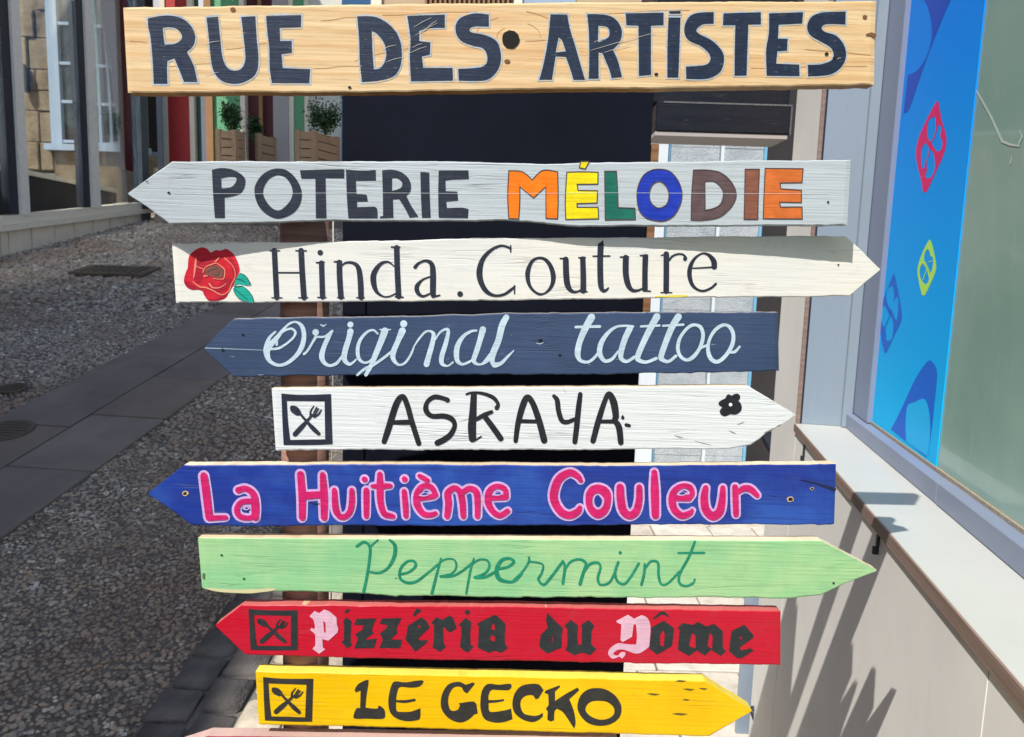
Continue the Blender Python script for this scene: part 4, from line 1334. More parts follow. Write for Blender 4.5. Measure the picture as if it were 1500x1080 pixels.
# 4 ------------------------------------------------ Original tattoo
m_b4 = painted_wood('slate_blue_sign', srgb(54, 74, 106), seed=4.0, grain=.35, wear=.1, raw=srgb(170, 180, 196), dark=.82, second=srgb(66, 82, 118), tint=.5)
b4, S4 = board([(299, 509), (342, 467), (620, 463), (740, 459.5), (1139.6, 457.5)], [(299, 510.5), (342, 552), (620, 549), (900, 548), (1141, 544)], m_b4,
               painted_wood('blue_worn_edge', srgb(190, 180, 172), seed=4.5, grain=.5, wear=.3, raw=srgb(90, 100, 124)), 'slate blue plank pointing left, lettered Original tattoo in pale script', jt=.6, jb=.8, seed=14)
m_pale = lettering_paint('pale_blue_script_paint', srgb(188, 208, 220), grain=.2)
M_ = (380, 455, 7.5); N_r = (570, 455, 7.5); O_r = (830, 455, 5.556)
letters(S4, b4, M_, [
 'S 175,235,22 110,300,35 85,380,60 80,460,70 110,550,45 200,600,35 300,580,38 400,500,45 465,400,55 490,280,50 470,180,45 410,128,25 340,140,25 270,200,28 200,290,50 130,370,60 90,440,55; S 190,378,25 200,290,30 270,225,25 350,200,25 395,240,28 370,300,26 290,370,24 210,415,28 130,425,24',
 'S 490,478,28 530,440,26 590,340,28 620,290,35; D 618,240,36; S 640,290,24 720,285,24 800,225,28; S 800,228,24 750,310,50 710,400,52 685,500,60 710,570,45 770,605,32 840,585,36 890,530,30 940,450,24',
 'S 1000,230,70 985,300,60 940,450,62 935,540,55 985,590,35 1030,570,24 1060,540,20; D 1000,155,34',
 'S 1300,255,20 1250,215,22 1180,240,30 1110,320,36 1080,420,42 1090,520,40 1140,570,28 1200,565,26 1250,520,22; S 1378,225,78 1340,330,70 1270,500,60 1230,600,50 1170,705,40; S 1075,708,24 1160,640,32 1250,600,30 1380,510,30 1450,450,24; S 1325,210,14 1440,210,14'], m_pale)
letters(S4, b4, N_r, [
 'S 145,225,78 100,330,60 50,450,60 45,530,50 100,595,26 170,580,26 230,500,26 270,410,22; D 160,147,40; S 0,480,20 50,420,24',
 'S 270,400,16 330,310,24 400,235,24 460,230,26 490,270,45 470,380,55 430,520,60 412,590,66; S 500,330,16 560,240,24 630,205,30 650,240,40 620,370,50 580,500,55 580,580,45 640,610,20 700,570,22',
 'S 960,220,22 900,230,30 820,280,40 760,370,55 740,460,60 750,550,50 800,590,30 870,570,28 930,530,20; S 1030,210,72 1000,320,60 960,450,58 930,550,50 980,592,26 1060,570,30 1130,500,40',
 'S 1288,75,66 1240,170,72 1200,330,70 1150,450,70 1130,540,60 1150,605,40; S 1160,600,60 1230,580,40 1300,510,30 1370,440,12; S 1030,580,22 1120,470,30'], m_pale)
letters(S4, b4, O_r, [
 'S 203,55,60 150,150,55 105,260,48 90,350,48 110,405,30 170,420,24 220,390,24 270,330,22; S 75,135,22 270,130,24',
 'S 540,130,20 480,125,18 400,135,22 330,190,32 280,270,42 270,350,42 310,410,30 370,395,26 420,330,16; S 515,145,50 475,230,48 445,330,46 445,390,36 490,415,26 550,380,26',
 'S 735,50,58 690,130,52 630,250,48 580,370,46 590,405,36 650,420,26 730,390,26; S 605,130,18 755,122,20',
 'S 910,50,56 860,130,52 810,250,48 770,370,46 780,400,36 830,415,26 890,370,24; S 785,125,18 950,115,20',
 'P 1045,105 1100,125 1125,190 1115,270 1080,340 1030,400 970,415 915,380 890,310 905,230 950,160 1000,115 | 1050,130 1085,155 1095,210 1075,290 1035,350 980,390 935,360 920,300 935,230 975,170 1015,138; S 1090,305,22 1150,280,20',
 'P 1290,105 1345,130 1372,195 1365,280 1320,360 1260,420 1205,432 1155,395 1135,320 1150,235 1190,160 1240,118 | 1295,130 1330,165 1342,220 1325,290 1280,360 1225,402 1185,375 1165,310 1175,240 1210,180 1250,145; S 1320,340,18 1370,335,24 1408,295,18'], m_pale)
holes(S4, [(355.5, 490, 2.0), (326, 512.5, 2.2), (791.5, 498.5, 2.6), (820, 520, 2.2)], b4, False)
ink = Ink(S4, .0004)
ink.ribbon([(301, 510, 1.2), (330, 511, .9), (395, 513.5, .6)])
ink.ribbon([(470, 476, 2), (474, 478, 2.4), (478, 475, 1)])
ink.ribbon([(786, 503, 1), (791, 504, 1.6), (796, 502, 1)])
ink.build('pale_crack', flat_paint('crack_pale', srgb(170, 186, 204), .7), b4)

# 5 ------------------------------------------------ ASRAYA
m_b5 = painted_wood('white_sign', srgb(228, 231, 231), seed=5.0, grain=.14, dark=.92, depth=.0022, second=srgb(214, 218, 220), tint=.4)
b5, S5 = board([(398, 569), (800, 567.5), (1097, 566), (1165, 607)], [(404, 659.5), (700, 659), (1000, 658), (1070, 657), (1100, 652), (1126, 631), (1150, 619), (1165, 608.5)], m_b5,
               raw_edge, 'white plank pointing right, lettered ASRAYA with a cutlery emblem and a small flower', jt=.35, jb=.6, seed=15)
Q_ = (550, 565, 7.5); R_r = (740, 565, 7.5)
letters(S5, b5, Q_, [
 'S 95,615,58 140,480,70 230,200,70 300,122,60 350,220,60 400,400,60 475,635,58; S 190,405,50 380,402,58',
 'S 790,160,58 760,145,50 650,125,55 570,180,48 555,270,60 620,335,55 750,335,60 840,370,60 870,440,50 830,530,60 760,590,66 680,630,66',
 'S 1080,95,66 1070,300,80 1060,450,90 1065,585,80; S 1000,95,25 1060,78,25 1170,85,35 1290,130,45 1345,200,40 1332,245,50; S 1110,370,45 1200,320,50 1275,290,40; S 1200,340,60 1290,460,65 1375,580,65; S 1100,600,18 1160,560,18'], m_ink2)
letters(S5, b5, R_r, [
 'S 115,608,50 140,420,60 190,230,70 240,130,65 300,190,65 370,380,70 428,602,72; S 150,390,45 350,395,42',
 'S 535,115,40 570,160,55 585,270,55 620,380,55 680,400,50 760,370,40; S 825,95,50 805,250,60 785,450,60 765,618,56',
 'S 965,608,60 1020,400,65 1090,180,55 1140,92,58 1190,180,80 1215,330,70 1205,380,60 1250,460,70 1270,625,62; S 1010,395,40 1200,395,45',
 'P 1290,320! 1310,350 1295,375 1272,355',
 'S 1330,432,40 1362,440,38'], m_ink2)
art(S5, (1045, 570, 24), 'P 420,330! 480,210 560,190 640,240! 720,190 830,160 920,210 940,310 880,420! 960,500 1000,640 960,780 850,870 740,900 600,880! 500,930 380,960 270,900 220,790 270,690! 320,640! 210,580 180,500 240,420 330,370', m_ink2, b5, 'flower_emblem', .0006, 'small black flower')
art(S5, (1045, 570, 24), 'D 605,550,62', flat_paint('white_dot', srgb(235, 238, 236), .6), b5, 'flower_centre', .0009)

ICON_Q = [(150, 90), (1018, 88), (1045, 970), (185, 985)]
ICON = ('P 145,80! 500,104 1018,88! 1030,500 1045,970! 700,985 185,985! 165,600 | 240,210! 905,215! 915,885! 300,895! 265,600;'
        'P 300,310 340,290 420,310 480,380 490,440 430,470 350,430 305,380; S 470,430,44 590,570,50 700,690,80 800,785,66;'
        'S 385,795,86 500,670,85 590,570,55 670,475,42; S 715,300,20 660,390,30 660,470,44; S 765,330,32 705,440,24; S 800,345,20 735,455,24; S 846,366,22 795,445,34 725,485,44; S 670,460,46 740,480,46')
def inv_bilinear(x, y, q):
    u = v = .5
    for _ in range(12):
        p = [(1 - u) * (1 - v) * q[0][k] + u * (1 - v) * q[1][k] + u * v * q[2][k] + (1 - u) * v * q[3][k] for k in (0, 1)]
        du = [(1 - v) * (q[1][k] - q[0][k]) + v * (q[2][k] - q[3][k]) for k in (0, 1)]
        dv = [(1 - u) * (q[3][k] - q[0][k]) + u * (q[2][k] - q[1][k]) for k in (0, 1)]
        det = du[0] * dv[1] - du[1] * dv[0]
        ex_, ey_ = x - p[0], y - p[1]
        u += (ex_ * dv[1] - ey_ * dv[0]) / det
        v += (du[0] * ey_ - du[1] * ex_) / det
    return u, v
def icon(S, parent, quad, mat):
    def T(x, y):
        u, v = inv_bilinear(x, y, ICON_Q)
        return ((1 - u) * (1 - v) * quad[0][0] + u * (1 - v) * quad[1][0] + u * v * quad[2][0] + (1 - u) * v * quad[3][0],
                (1 - u) * (1 - v) * quad[0][1] + u * (1 - v) * quad[1][1] + u * v * quad[2][1] + (1 - u) * v * quad[3][1])
    k_ = (quad[1][0] - quad[0][0]) / (ICON_Q[1][0] - ICON_Q[0][0])
    sh = load((0, 0, 1), ICON)
    for n_, part in (('emblem_frame', sh[:1]), ('emblem_cutlery', sh[1:])):
        ink = Ink(S, .0006)
        out = []
        for kind, d in part:
            if kind == 'P':
                out.append(('P', [[T(x, y) for x, y in l] for l in d]))
            else:
                out.append(('S', [T(x, y) + (w * k_,) for x, y, w in d]))
        draw(ink, out)
        ink.build(n_, mat, parent)
icon(S5, b5, [(400 + 150 / 12, 570 + 90 / 12), (400 + 1018 / 12, 570 + 88 / 12), (400 + 1045 / 12, 570 + 970 / 12), (400 + 185 / 12, 570 + 985 / 12)], m_ink)
m_crack = flat_paint('crack_grey', srgb(128, 124, 116), .8)
ink = Ink(S5, .0003)
for (xa, ya, xb, yb, w) in ((1120, 634, 1137, 626, 2.2), (1068, 631, 1078, 635, 1.6), (1080, 622, 1090, 618, 1.2), (988, 638, 1000, 641, 1.5), (1018, 646, 1042, 652, .9), (672, 618, 690, 612, .6), (1138, 625, 1144, 622, 2.6), (824, 566, 830, 578, .5)):
    ink.ribbon([(xa, ya, w * .5), ((xa + xb) / 2, (ya + yb) / 2 + .6, w), (xb, yb, w * .4)])
ink.build('cracks', m_crack, b5)

# 6 ------------------------------------------------ La Huitieme Couleur
m_b6 = painted_wood('royal_blue_sign', srgb(36, 62, 156), seed=6.0, grain=.55, dark=.74, second=srgb(50, 96, 180), tint=.7, rough=.4)
b6, S6 = board([(218, 722), (270, 681), (600, 680.5), (900, 682), (1224.5, 680)], [(218, 724), (250, 746), (281, 769.5), (620, 770), (900, 769), (1222, 767.6)], m_b6,
               raw_edge, 'royal blue plank pointing left, lettered La Huitième Couleur in pink edged with lilac', jt=.5, jb=.7, seed=16)
m_pink = lettering_paint('magenta_sign_paint', srgb(206, 30, 104), grain=.4)
m_lil = lettering_paint('lilac_outline_paint', srgb(206, 170, 216), grain=.2)
T_ = (280, 675, 6.25); U_ = (500, 675, 5.769); V_r = (790, 675, 8.824); W_ = (940, 675, 7.895)
letters(S6, b6, T_, [
 'S 115,140,65 140,320,70 163,515,66; S 160,525,52 315,520,40',
 'S 430,270,56 500,255,52 570,310,60 585,420,72 585,520,62; S 545,370,48 460,380,48 418,440,50 440,505,50 520,525,45 580,505,40',
 'S 1000,125,62 1015,330,66 1015,520,58; S 1203,130,50 1215,330,68 1215,520,56; S 1040,320,70 1190,310,62',
 'S 1310,270,46 1320,430,58 1350,500,52 1400,515,50 1450,470,50 1470,380,54 1470,270,44'], m_pink, m_lil, 3.4, base=.0016)
letters(S6, b6, U_, [
 'S 210,250,48 210,350,48 210,468,42; D 195,157,24',
 'S 325,115,44 325,220,56 330,350,52 360,445,50 410,465,44 435,470,40; S 262,215,32 340,215,48 412,212,38',
 'S 530,260,42 540,370,48 545,468,42; D 533,155,24',
 'S 650,322,40 780,300,44; S 796,290,42 760,225,46 690,215,46 640,280,54 640,370,56 690,445,50 750,458,42 795,445,36; S 662,130,38 725,165,42',
 'S 893,468,48 905,360,56 900,275,56 950,232,46 1000,262,52 1022,350,54 1030,468,46; S 1020,270,44 1080,235,46 1138,262,54 1150,350,50 1150,468,46',
 'S 1240,318,38 1390,308,46; S 1392,305,42 1380,240,46 1310,215,42 1250,260,52 1240,350,56 1280,428,50 1340,462,46 1405,425,42'], m_pink, m_lil, 3.2, base=.0016)
letters(S6, b6, V_r, [
 'S 535,255,56 490,195,76 390,155,88 260,230,100 195,380,104 195,520,104 280,660,100 390,705,94 490,660,84 525,605,58',
 'P 760,308 855,335 915,400 925,500 905,615 850,700 760,742 672,702 615,615 596,500 615,395 675,328 | 760,415 808,450 840,510 818,595 760,632 702,595 682,520 702,445',
 'S 1045,345,96 1050,480,104 1080,635,104 1160,705,100 1245,660,94 1288,520,86 1292,345,76'], m_pink, m_lil, 3.2, base=.0016)
letters(S6, b6, W_, [
 'S 145,135,66 150,350,94 158,630,84',
 'S 370,430,64 545,430,74; S 555,425,56 585,380,56 560,312,64 480,290,58 390,335,66 352,430,84 372,555,84 460,632,78 550,610,64 585,575,40',
 'S 740,315,64 722,430,86 742,565,94 820,640,94 898,590,94 928,470,80 938,315,60',
 'S 1080,305,66 1085,450,70 1090,620,64; S 1110,365,50 1180,320,68 1260,330,72 1335,400,56'], m_pink, m_lil, 3.2, base=.0016)
art(S6, (0, 0, 1), 'P 356,744.6 359,741.6 363,742 365.5,744.5 362.5,747.6 358.5,747.2', m_lil, b6, 'letter_outline', .0022)
art(S6, (0, 0, 1), 'P 359,744.5 361,742.9 363.2,744.4 361,746', m_b6, b6, 'counter', .0026)

for (x, y) in ((621.5, 724.5), (729, 723.5), (999, 723.5)):
    art(S6, (0, 0, 1), 'P %g,%g %g,%g %g,%g %g,%g' % (x - 8, y + 1, x, y - 3.5, x + 7, y, x, y + 3), m_lil, b6, 'letter_outline', .0022)
    art(S6, (0, 0, 1), 'P %g,%g %g,%g %g,%g %g,%g' % (x - 4, y, x + 1, y - 2.6, x + 5, y - .6, x, y + .8), m_b6, b6, 'counter', .0026)
holes(S6, [(271, 723, 3.0), (701.5, 734.5, 3.0), (1158, 731.5, 3.4), (1189.5, 716, 2.0)], b6, True)
ink = Ink(S6, .0008)
ink.ribbon([(1172, 703, .6), (1195, 708, 2.6), (1210, 713, 3.4), (1223, 717, 4.2)])
ink.ribbon([(455, 737, 1), (463, 739, 2.2), (468, 738, 1)])
ink.build('dark_crack', flat_paint('crack_dark', srgb(20, 28, 60), .8), b6)

# 7 ------------------------------------------------ Peppermint
m_b7 = painted_wood('mint_sign', srgb(146, 206, 148), seed=7.0, grain=.4, dark=.88, second=srgb(176, 208, 150), tint=.7, raw=srgb(222, 212, 170), wear=.02)
b7, S7 = board([(290, 788), (760, 790), (1203, 792), (1284, 835)], [(296, 861), (304, 864), (323, 868.5), (363, 870), (403, 865.5), (520, 868), (580, 873.5), (780, 875), (1161, 876), (1203, 872), (1245, 852), (1265, 844.5), (1284, 836.5)], m_b7,
               raw_edge, 'mint green plank pointing right, lettered Peppermint in thin green script', jt=.3, jb=.9, seed=17)
m_grn = lettering_paint('green_script_paint', srgb(28, 138, 104), grain=.4)
X_ = (515, 785, 6.0); Y_ = (750, 785, 5.172)
letters(S7, b7, X_, [
 'S 45,93,24 110,55,24 160,100,24 155,220,24 130,380,24 105,492,26; S 170,90,16 230,36,14; S 335,38,20 380,85,32 375,180,32 320,280,24 240,325,20 150,315,16',
 'S 420,340,20 500,320,22 560,270,24 550,225,22 490,225,22 430,290,24 425,370,24 480,410,24 560,405,24 640,350,20 760,250,20',
 'S 785,200,16 750,330,22 705,508,26; S 780,230,16 830,205,16 900,210,16 920,270,18 880,330,16 780,355,18; S 780,360,18 880,355,20 970,310,20 1070,230,20',
 'S 1075,200,16 1045,300,20 1007,508,18; S 1060,250,14 1120,210,18 1190,215,18 1210,270,20 1170,330,22 1080,365,20; S 1090,370,24 1180,360,24 1270,310,24',
 'S 1290,290,24 1370,275,22 1425,230,26 1390,200,24 1320,215,30 1275,290,36 1290,370,40 1350,400,28 1430,400,22 1500,330,16'], m_grn)
letters(S7, b7, Y_, [
 'S 0,350,18 80,270,16 125,200,16 128,165,16; S 130,195,14 230,215,14 225,280,18 200,330,20 240,370,20 290,320,20 380,200,20',
 'S 385,190,18 400,240,20 385,360,22; S 395,270,16 440,200,18 510,178,18 560,210,22 540,280,24 515,365,26; S 540,280,20 590,215,22 650,205,20 670,240,18 650,320,20 670,370,18 740,350,18 790,250,18',
 'S 805,200,20 780,280,22 800,345,20 850,365,18 900,310,18 960,210,18; D 820,128,13',
 'S 1005,215,16 1000,290,20 980,370,20; S 1000,260,16 1050,195,18 1105,205,20 1110,300,20 1130,365,18 1180,360,16 1270,270,18',
 'S 1385,45,18 1340,160,20 1270,290,20 1270,360,20 1320,380,18 1370,360,16 1385,330,14; S 1260,130,16 1455,128,18'], m_grn)
holes(S7, [(324.5, 813.5, 1.8), (357, 848, 1.6), (1221, 854.5, 1.8), (580, 847, 1.0)], b7, False)
art(S7, (0, 0, 1), 'P 297,840 300.5,841 299,849 296.5,846', flat_paint('moss_chip', srgb(92, 110, 80), .9), b7, 'chip', .0005)
art(S7, (0, 0, 1), 'P 300,861 320,862.5 345,864 375,863 400,862 402,864.8 380,868 362,869.3 325,867.5 306,864', flat_paint('bare_corner', srgb(206, 196, 150), .9), b7, 'bare_patch', .0003)

# 8 ------------------------------------------------ Pizzeria du Dome
m_b8 = painted_wood('red_sign', srgb(202, 18, 46), seed=8.0, grain=.12, dark=.9, rough=.38, second=srgb(188, 34, 56), tint=.5)
b8, S8 = board([(316.5, 915), (355, 886), (760, 888.5), (1143.5, 896)], [(317, 918.5), (359.5, 959), (620, 966), (1143, 974.5)], m_b8,
               painted_wood('red_edge', srgb(206, 110, 104), seed=8.5, grain=.4, wear=.4), 'red plank pointing left, lettered Pizzéria du Dôme in blackletter with a cutlery emblem', jt=.45, jb=.5, seed=18)
m_char = lettering_paint('charcoal_sign_paint', srgb(44, 49, 50), grain=.1)
m_lpink = lettering_paint('pale_pink_paint', srgb(216, 172, 190), grain=.12)
Z_ = (440, 885, 9.375); Z2 = (590, 885, 9.375); AA = (780, 885, 8.333); BB = (950, 885, 8.824)
letters(S8, b8, Z_, ['P 125,165! 195,95! 260,125! 325,75! 400,105 495,185! 500,280! 520,340! 510,390! 385,505! 300,480! 310,600! 340,620! 260,685! 165,615! 205,570! 205,430! 190,400! 135,355! 150,330! 195,345! 200,300 180,215! | 315,230! 345,260! 350,400! 325,380!'], m_lpink, label='pink blackletter P')
letters(S8, b8, Z_, [
 'P 650,60! 685,80! 640,125! 600,115!; P 635,185! 700,230! 690,400 690,530! 710,560! 640,610! 560,520! 595,500! 600,300! 585,235!',
 'P 770,205! 1045,195! 990,310! 985,370! 1005,400! 880,490! 1050,475! 1010,605! 740,610! 790,480! 750,420! 850,350! 870,290! 735,285!',
 'P 1120,200! 1390,190! 1320,330! 1330,400! 1235,485! 1395,490! 1370,605! 1085,605! 1130,490! 1090,400! 1160,350! 1200,290! 1090,270!'], m_char)
letters(S8, b8, Z2, [
 'P 190,60! 260,85! 160,170! 135,155!; P 255,180! 330,240! 370,325! 215,465! 225,500! 340,495! 330,530! 170,655! 35,490! 70,300! | 210,280! 245,310! 215,340!',
 'P 460,180! 545,215! 640,155! 690,190! 740,330! 650,390! 600,360! 570,310! 550,330! 560,540! 595,580! 515,655! 400,590! 420,540 430,290! 390,260!',
 'P 870,75! 930,100! 890,155! 845,120!; P 865,190! 940,245! 925,400! 930,560! 970,580! 900,660! 850,650! 785,590! 805,400! 800,310! 765,285!',
 'P 1270,145! 1340,200! 1410,270! 1400,400! 1400,540! 1445,600! 1350,670! 1260,640! 1180,670! 1030,600! 1040,420! 1045,310! 1020,270! 1170,190! | 1230,265! 1265,300! 1265,355! 1210,350! | 1210,425! 1270,450! 1260,520! 1200,490!'], m_char)
letters(S8, b8, AA, [
 'P 180,100! 280,210! 370,290! 355,400! 355,530! 175,605! 80,520! 100,380! 185,290! 165,200! | 240,360! 250,440! 235,500!',
 'P 465,190! 555,260! 545,400! 560,500! 600,500! 605,300! 590,255! 690,195! 755,265! 720,330! 715,490! 780,550! 700,625! 600,590! 510,625! 400,560! 425,500! 425,310! 390,265!'], m_char)
letters(S8, b8, AA, ['P 1025,205! 1165,130! 1240,180! 1330,135! 1400,170 1440,280 1425,520! 1330,590 1260,605 1180,580 1100,555 1030,565 985,610 1040,628 1080,590 1130,590 1130,625 1095,665! 1060,640! 980,665 925,610 950,540 1040,480 1150,490 1265,495! 1275,400 1265,250! 1235,250! 1215,400! 1100,465! 1075,440! 1085,250! 1030,225!'], m_lpink, label='pink blackletter D')
letters(S8, b8, BB, [
 'S 65,190,18 150,125,36 200,120,40 255,155,15; P 200,215! 330,310! 305,540! 110,655! 10,575! 40,300! | 185,340! 210,390! 195,555! 150,530! 150,400!',
 'P 440,245! 570,270! 640,230! 750,290! 850,255! 960,350! 960,560! 1000,610! 930,670! 810,590! 730,665! 620,600! 520,670! 380,590! 400,330! 375,310! | 560,370! 608,410! 608,575! 522,540! | 790,370! 830,420! 820,580! 762,540!',
 'P 1240,265! 1355,400! 1350,440! 1180,560! 1200,600! 1320,570! 1360,600! 1200,700! 1140,695! 1040,610! 1070,350! | 1180,410! 1210,440! 1185,465!'], m_char)
icon(S8, b8, [(360 + 60 / 13.5, 885 + 105 / 13.5), (360 + 1020 / 13.5, 885 + 122 / 13.5), (360 + 1030 / 13.5, 885 + 910 / 13.5), (360 + 95 / 13.5, 885 + 905 / 13.5)], m_char)

# 9 ------------------------------------------------ LE GECKO
m_b9 = painted_wood('yellow_sign', srgb(242, 190, 0), seed=9.0, grain=.1, dark=.94, rough=.38, second=srgb(236, 206, 20), tint=.4, depth=.0012)
b9, S9 = board([(374.5, 983.5), (700, 990), (1033, 997.5), (1101, 1040)], [(379, 1061), (700, 1069), (1039, 1078.5), (1101, 1042)], m_b9,
               painted_wood('yellow_edge', srgb(246, 220, 90), seed=9.5, grain=.15, wear=.0, dark=.92), 'yellow plank pointing right, lettered LE GECKO with a cutlery emblem', jt=.35, jb=.45, seed=19, thick=.022)
m_olive = lettering_paint('olive_black_paint', srgb(52, 50, 46), grain=.1)
CC = (510, 985, 7.143); DD = (710, 985, 7.143)
letters(S9, b9, CC, [
 'P 195,80 212,100 190,250 180,370! 300,380 320,350 370,380 385,430 365,485 200,485 75,485 55,460 85,380 125,375! 130,190! 80,210! 70,180 110,120',
 'P 500,95 600,105 700,90 775,85 785,105 740,150 650,160 540,155 510,220 500,290! 600,290 700,275! 705,300! 600,320 500,312! 505,400 560,415 660,410 755,375! 750,480 700,505 600,510 500,480 440,420 420,320 430,220 460,120',
 'P 1160,100 1230,130! 1310,105! 1325,120! 1245,220! 1210,200 1180,155 1110,155 1060,220 1045,300 1060,380 1100,405 1150,390! 1170,345! 1155,325! 1300,305 1340,330! 1355,430! 1320,440! 1250,500 1160,525 1050,480 980,390 970,290 1000,190 1060,120'], m_olive)
letters(S9, b9, DD, [
 'P 60,120 150,130 260,120 280,145 250,185 150,185 70,185 40,240 38,290! 120,290 200,280! 200,300! 120,315 40,320! 45,400 90,415 200,400 275,380! 290,490! 200,520 100,525 0,490 -40,400 -45,300 -30,200 10,135',
 'P 500,120 570,130 615,185! 560,275! 530,280! 500,240 430,245 380,290 375,360 410,430 500,455 560,450 605,425! 605,460 560,500 490,520 390,490 310,420 290,320 320,210 390,140',
 'P 785,135! 785,155! 735,200! 735,300! 860,220 970,160! 990,185! 885,280! 930,400 950,520 935,590! 890,520 820,420 755,380! 730,410 725,500! 690,515! 655,495! 660,410! 640,385! 670,340! 665,230! 625,215! 640,190!',
 'P 1190,165 1290,190 1380,260 1430,360 1410,470 1320,540 1200,560 1080,530 1000,450 970,360 1000,250 1080,180 | 1190,298 1280,310 1350,370 1350,440 1290,485 1200,495 1110,460 1055,400 1070,340 1120,305'], m_olive)
icon(S9, b9, [(370 + 170 / 10.8, 975 + 190 / 10.8), (370 + 960 / 10.8, 975 + 210 / 10.8), (370 + 940 / 10.8, 975 + 890 / 10.8), (370 + 195 / 10.8, 975 + 870 / 10.8)], m_olive)
m_dent = flat_paint('dent_brown', srgb(96, 84, 30), .9)
for (x, y, w) in ((957, 1017, 9), (1009, 1010, 8), (1005, 1025, 5), (996, 1046, 11), (1030, 1009, 6), (997, 997.5, 8)):
    ink = Ink(S9, .0004)
    ink.ribbon([(x - w, y + random.uniform(-1, 1), .5), (x - w * .3, y, 1.6 + w * .12), (x + w * .3, y + .6, 1.8 + w * .12), (x + w, y, .5)])
    ink.build('dent', m_dent, b9)

# 10 ----------------------------------------------- cropped red board at the bottom
m_b10 = painted_wood('maroon_sign', srgb(150, 34, 44), seed=10.0, grain=.2, dark=.85)
b10, S10 = board([(262, 1092), (305, 1078), (840, 1084), (905, 1086)], [(262, 1094), (300, 1160), (640, 1165), (905, 1168)], m_b10,
                 painted_wood('rosy_edge', srgb(214, 178, 168), seed=10.5, grain=.4, wear=.4), 'dark red plank, lowest of the stack, with its pale upper edge just in view', jt=.3, jb=.3, seed=20, thick=.022)
# ---------------------------------------------------------------- emblems on the blue poster
def SP(px, py, e=0.0):
    return on_w(px, py, GP - .003 - e)
def pshape(reg, spec, mat, name, label=None, base=.0004):
    sh = load(reg, spec)
    ink = Ink(SP, base); draw(ink, sh); return ink.build(name, mat, poster, label)
RA = (1320, 130, 6.355); RB = (1270, 340, 5.685); RC = (1230, 0, 3.0); RD = (1230, 340, 3.0)
pshape(RA, 'P 330,115! 350,140 380,300 415,420 420,520 385,640 320,780 240,960! 205,965! 180,830 145,680 140,560 170,440 240,280 | 320,265! 300,262 255,300 245,380 250,460 285,510 330,580 370,570 385,500 365,440 375,360 345,340 330,400 322,330 | 230,500! 190,560 185,640 190,735 215,740! 225,680 240,750 225,820 270,830 310,760 315,680 300,600 270,560', m_pmag, 'magenta_emblem', 'magenta diamond clover emblem')
pshape(RA, 'S 325,262,9 330,340,9 322,400,9 300,470,9 260,510,10 262,580,8 235,680,8 215,760,8', m_pmag, 'emblem_vein', base=.0006)
pshape(RB, 'P 522,60! 545,110 575,260 570,330 530,430 480,530! 458,525! 435,430 420,320 440,230 480,130 | 505,140! 480,180 478,240 500,300 525,340 545,300 550,220 530,200 520,160 | 460,260! 440,310 445,380 470,420 490,435 515,400 505,340 485,290', m_plime, 'lime_emblem', 'lime green diamond clover emblem')
pshape(RB, 'S 485,250,8 520,330,8; S 500,300,7 465,400,7; S 515,250,7 540,240,7', m_plime, 'emblem_vein', base=.0006)
pshape(RB, 'P 222,340! 240,400 285,640 285,740 230,860 160,1010! 145,1005! 120,900 105,760 110,640 160,500 | 215,445! 175,470 160,540 180,620 205,650 240,735 255,690 260,600 258,545 235,550 222,590 225,520 | 150,610! 120,650 125,760 150,800 160,870 165,905 205,890 218,800 210,720 180,680', m_pblue, 'blue_emblem', 'darker blue diamond clover emblem')
pshape(RB, 'S 165,600,7 235,740,9; S 195,680,7 140,820,7', m_pblue, 'emblem_vein', base=.0006)
pshape(RC, 'P 340,-30! 500,-30! 440,110 385,250 340,380 305,480 280,500! 300,330! 340,310 385,240 405,150 395,60 370,0 340,-10', m_pdeep, 'blue_swoosh')
pshape(RD, 'P 385,570 410,575 428,620 420,720! 400,900 380,990! 225,868! 270,780 330,650', m_pblue, 'blue_swoosh')
pshape(RD, 'P 290,840 298,765 330,748! 370,733 390,775 398,850 394,940 384,986! 292,922!', m_plight, 'light_petal', base=.0008)

# marks on the filmed glass
def SG(px, py, e=0.0):
    return on_w(px, py, GP - .0006 - e)
m_mark = flat_paint('glass_mark', srgb(196, 212, 204), .3)
ink = Ink(SG, .0002)
ink.ribbon([(1431, 134, 3), (1450, 168, 3.2), (1468, 207, 4), (1480, 212, 3.5), (1492, 214, 2.5)])
ink.ribbon([(1493, 190, 1), (1497, 200, 3), (1491, 214, 2)])
ink.ribbon([(1482, 230, 1.2), (1480, 240, 2)])
ink.build('pale_stroke', m_mark, kiosk)

# ---------------------------------------------------------------- dark panel behind the signs
PY = 1.42
m_black, nt, b = newmat('black_panel', 0.75, 0.08)
n1 = noise(nt, coords(nt), 3.2, 5, 0.6)
n2 = noise(nt, coords(nt, (1, 1, .3)), 60, 4, 0.7)
c = mixc(nt, ramp(nt, n1, [(0.35, g(0)), (0.7, g(1))]), srgb(15, 18, 30), srgb(23, 26, 40))
c = mixc(nt, ramp(nt, n2, [(0.6, g(0)), (0.85, g(0.25))]), c, srgb(38, 36, 38))
nt.links.new(c, b.inputs['Base Color'])
pxl, pxr = on_y(502, 300, PY).x, on_y(949, 300, PY).x
pzt = on_y(700, 45, PY).z
panel = thing('black_board', 'tall plain black board on legs, standing close behind the signpost', 'board', ((pxl + pxr) / 2, PY, 0.05))
MB().wbox(pxl, pxr, PY, PY + .022, .42, pzt, bev=.001).build('panel', m_black, panel)
z1_ = on_y(950, 500, PY).z
MB().wbox(pxr + .001, pxr + .015, PY - .002, PY + .03, z1_, on_y(950, 211, PY).z).build('side_lath', raw_wood('lath_wood', srgb(150, 112, 80), srgb(110, 76, 50), seed=12.0), panel)
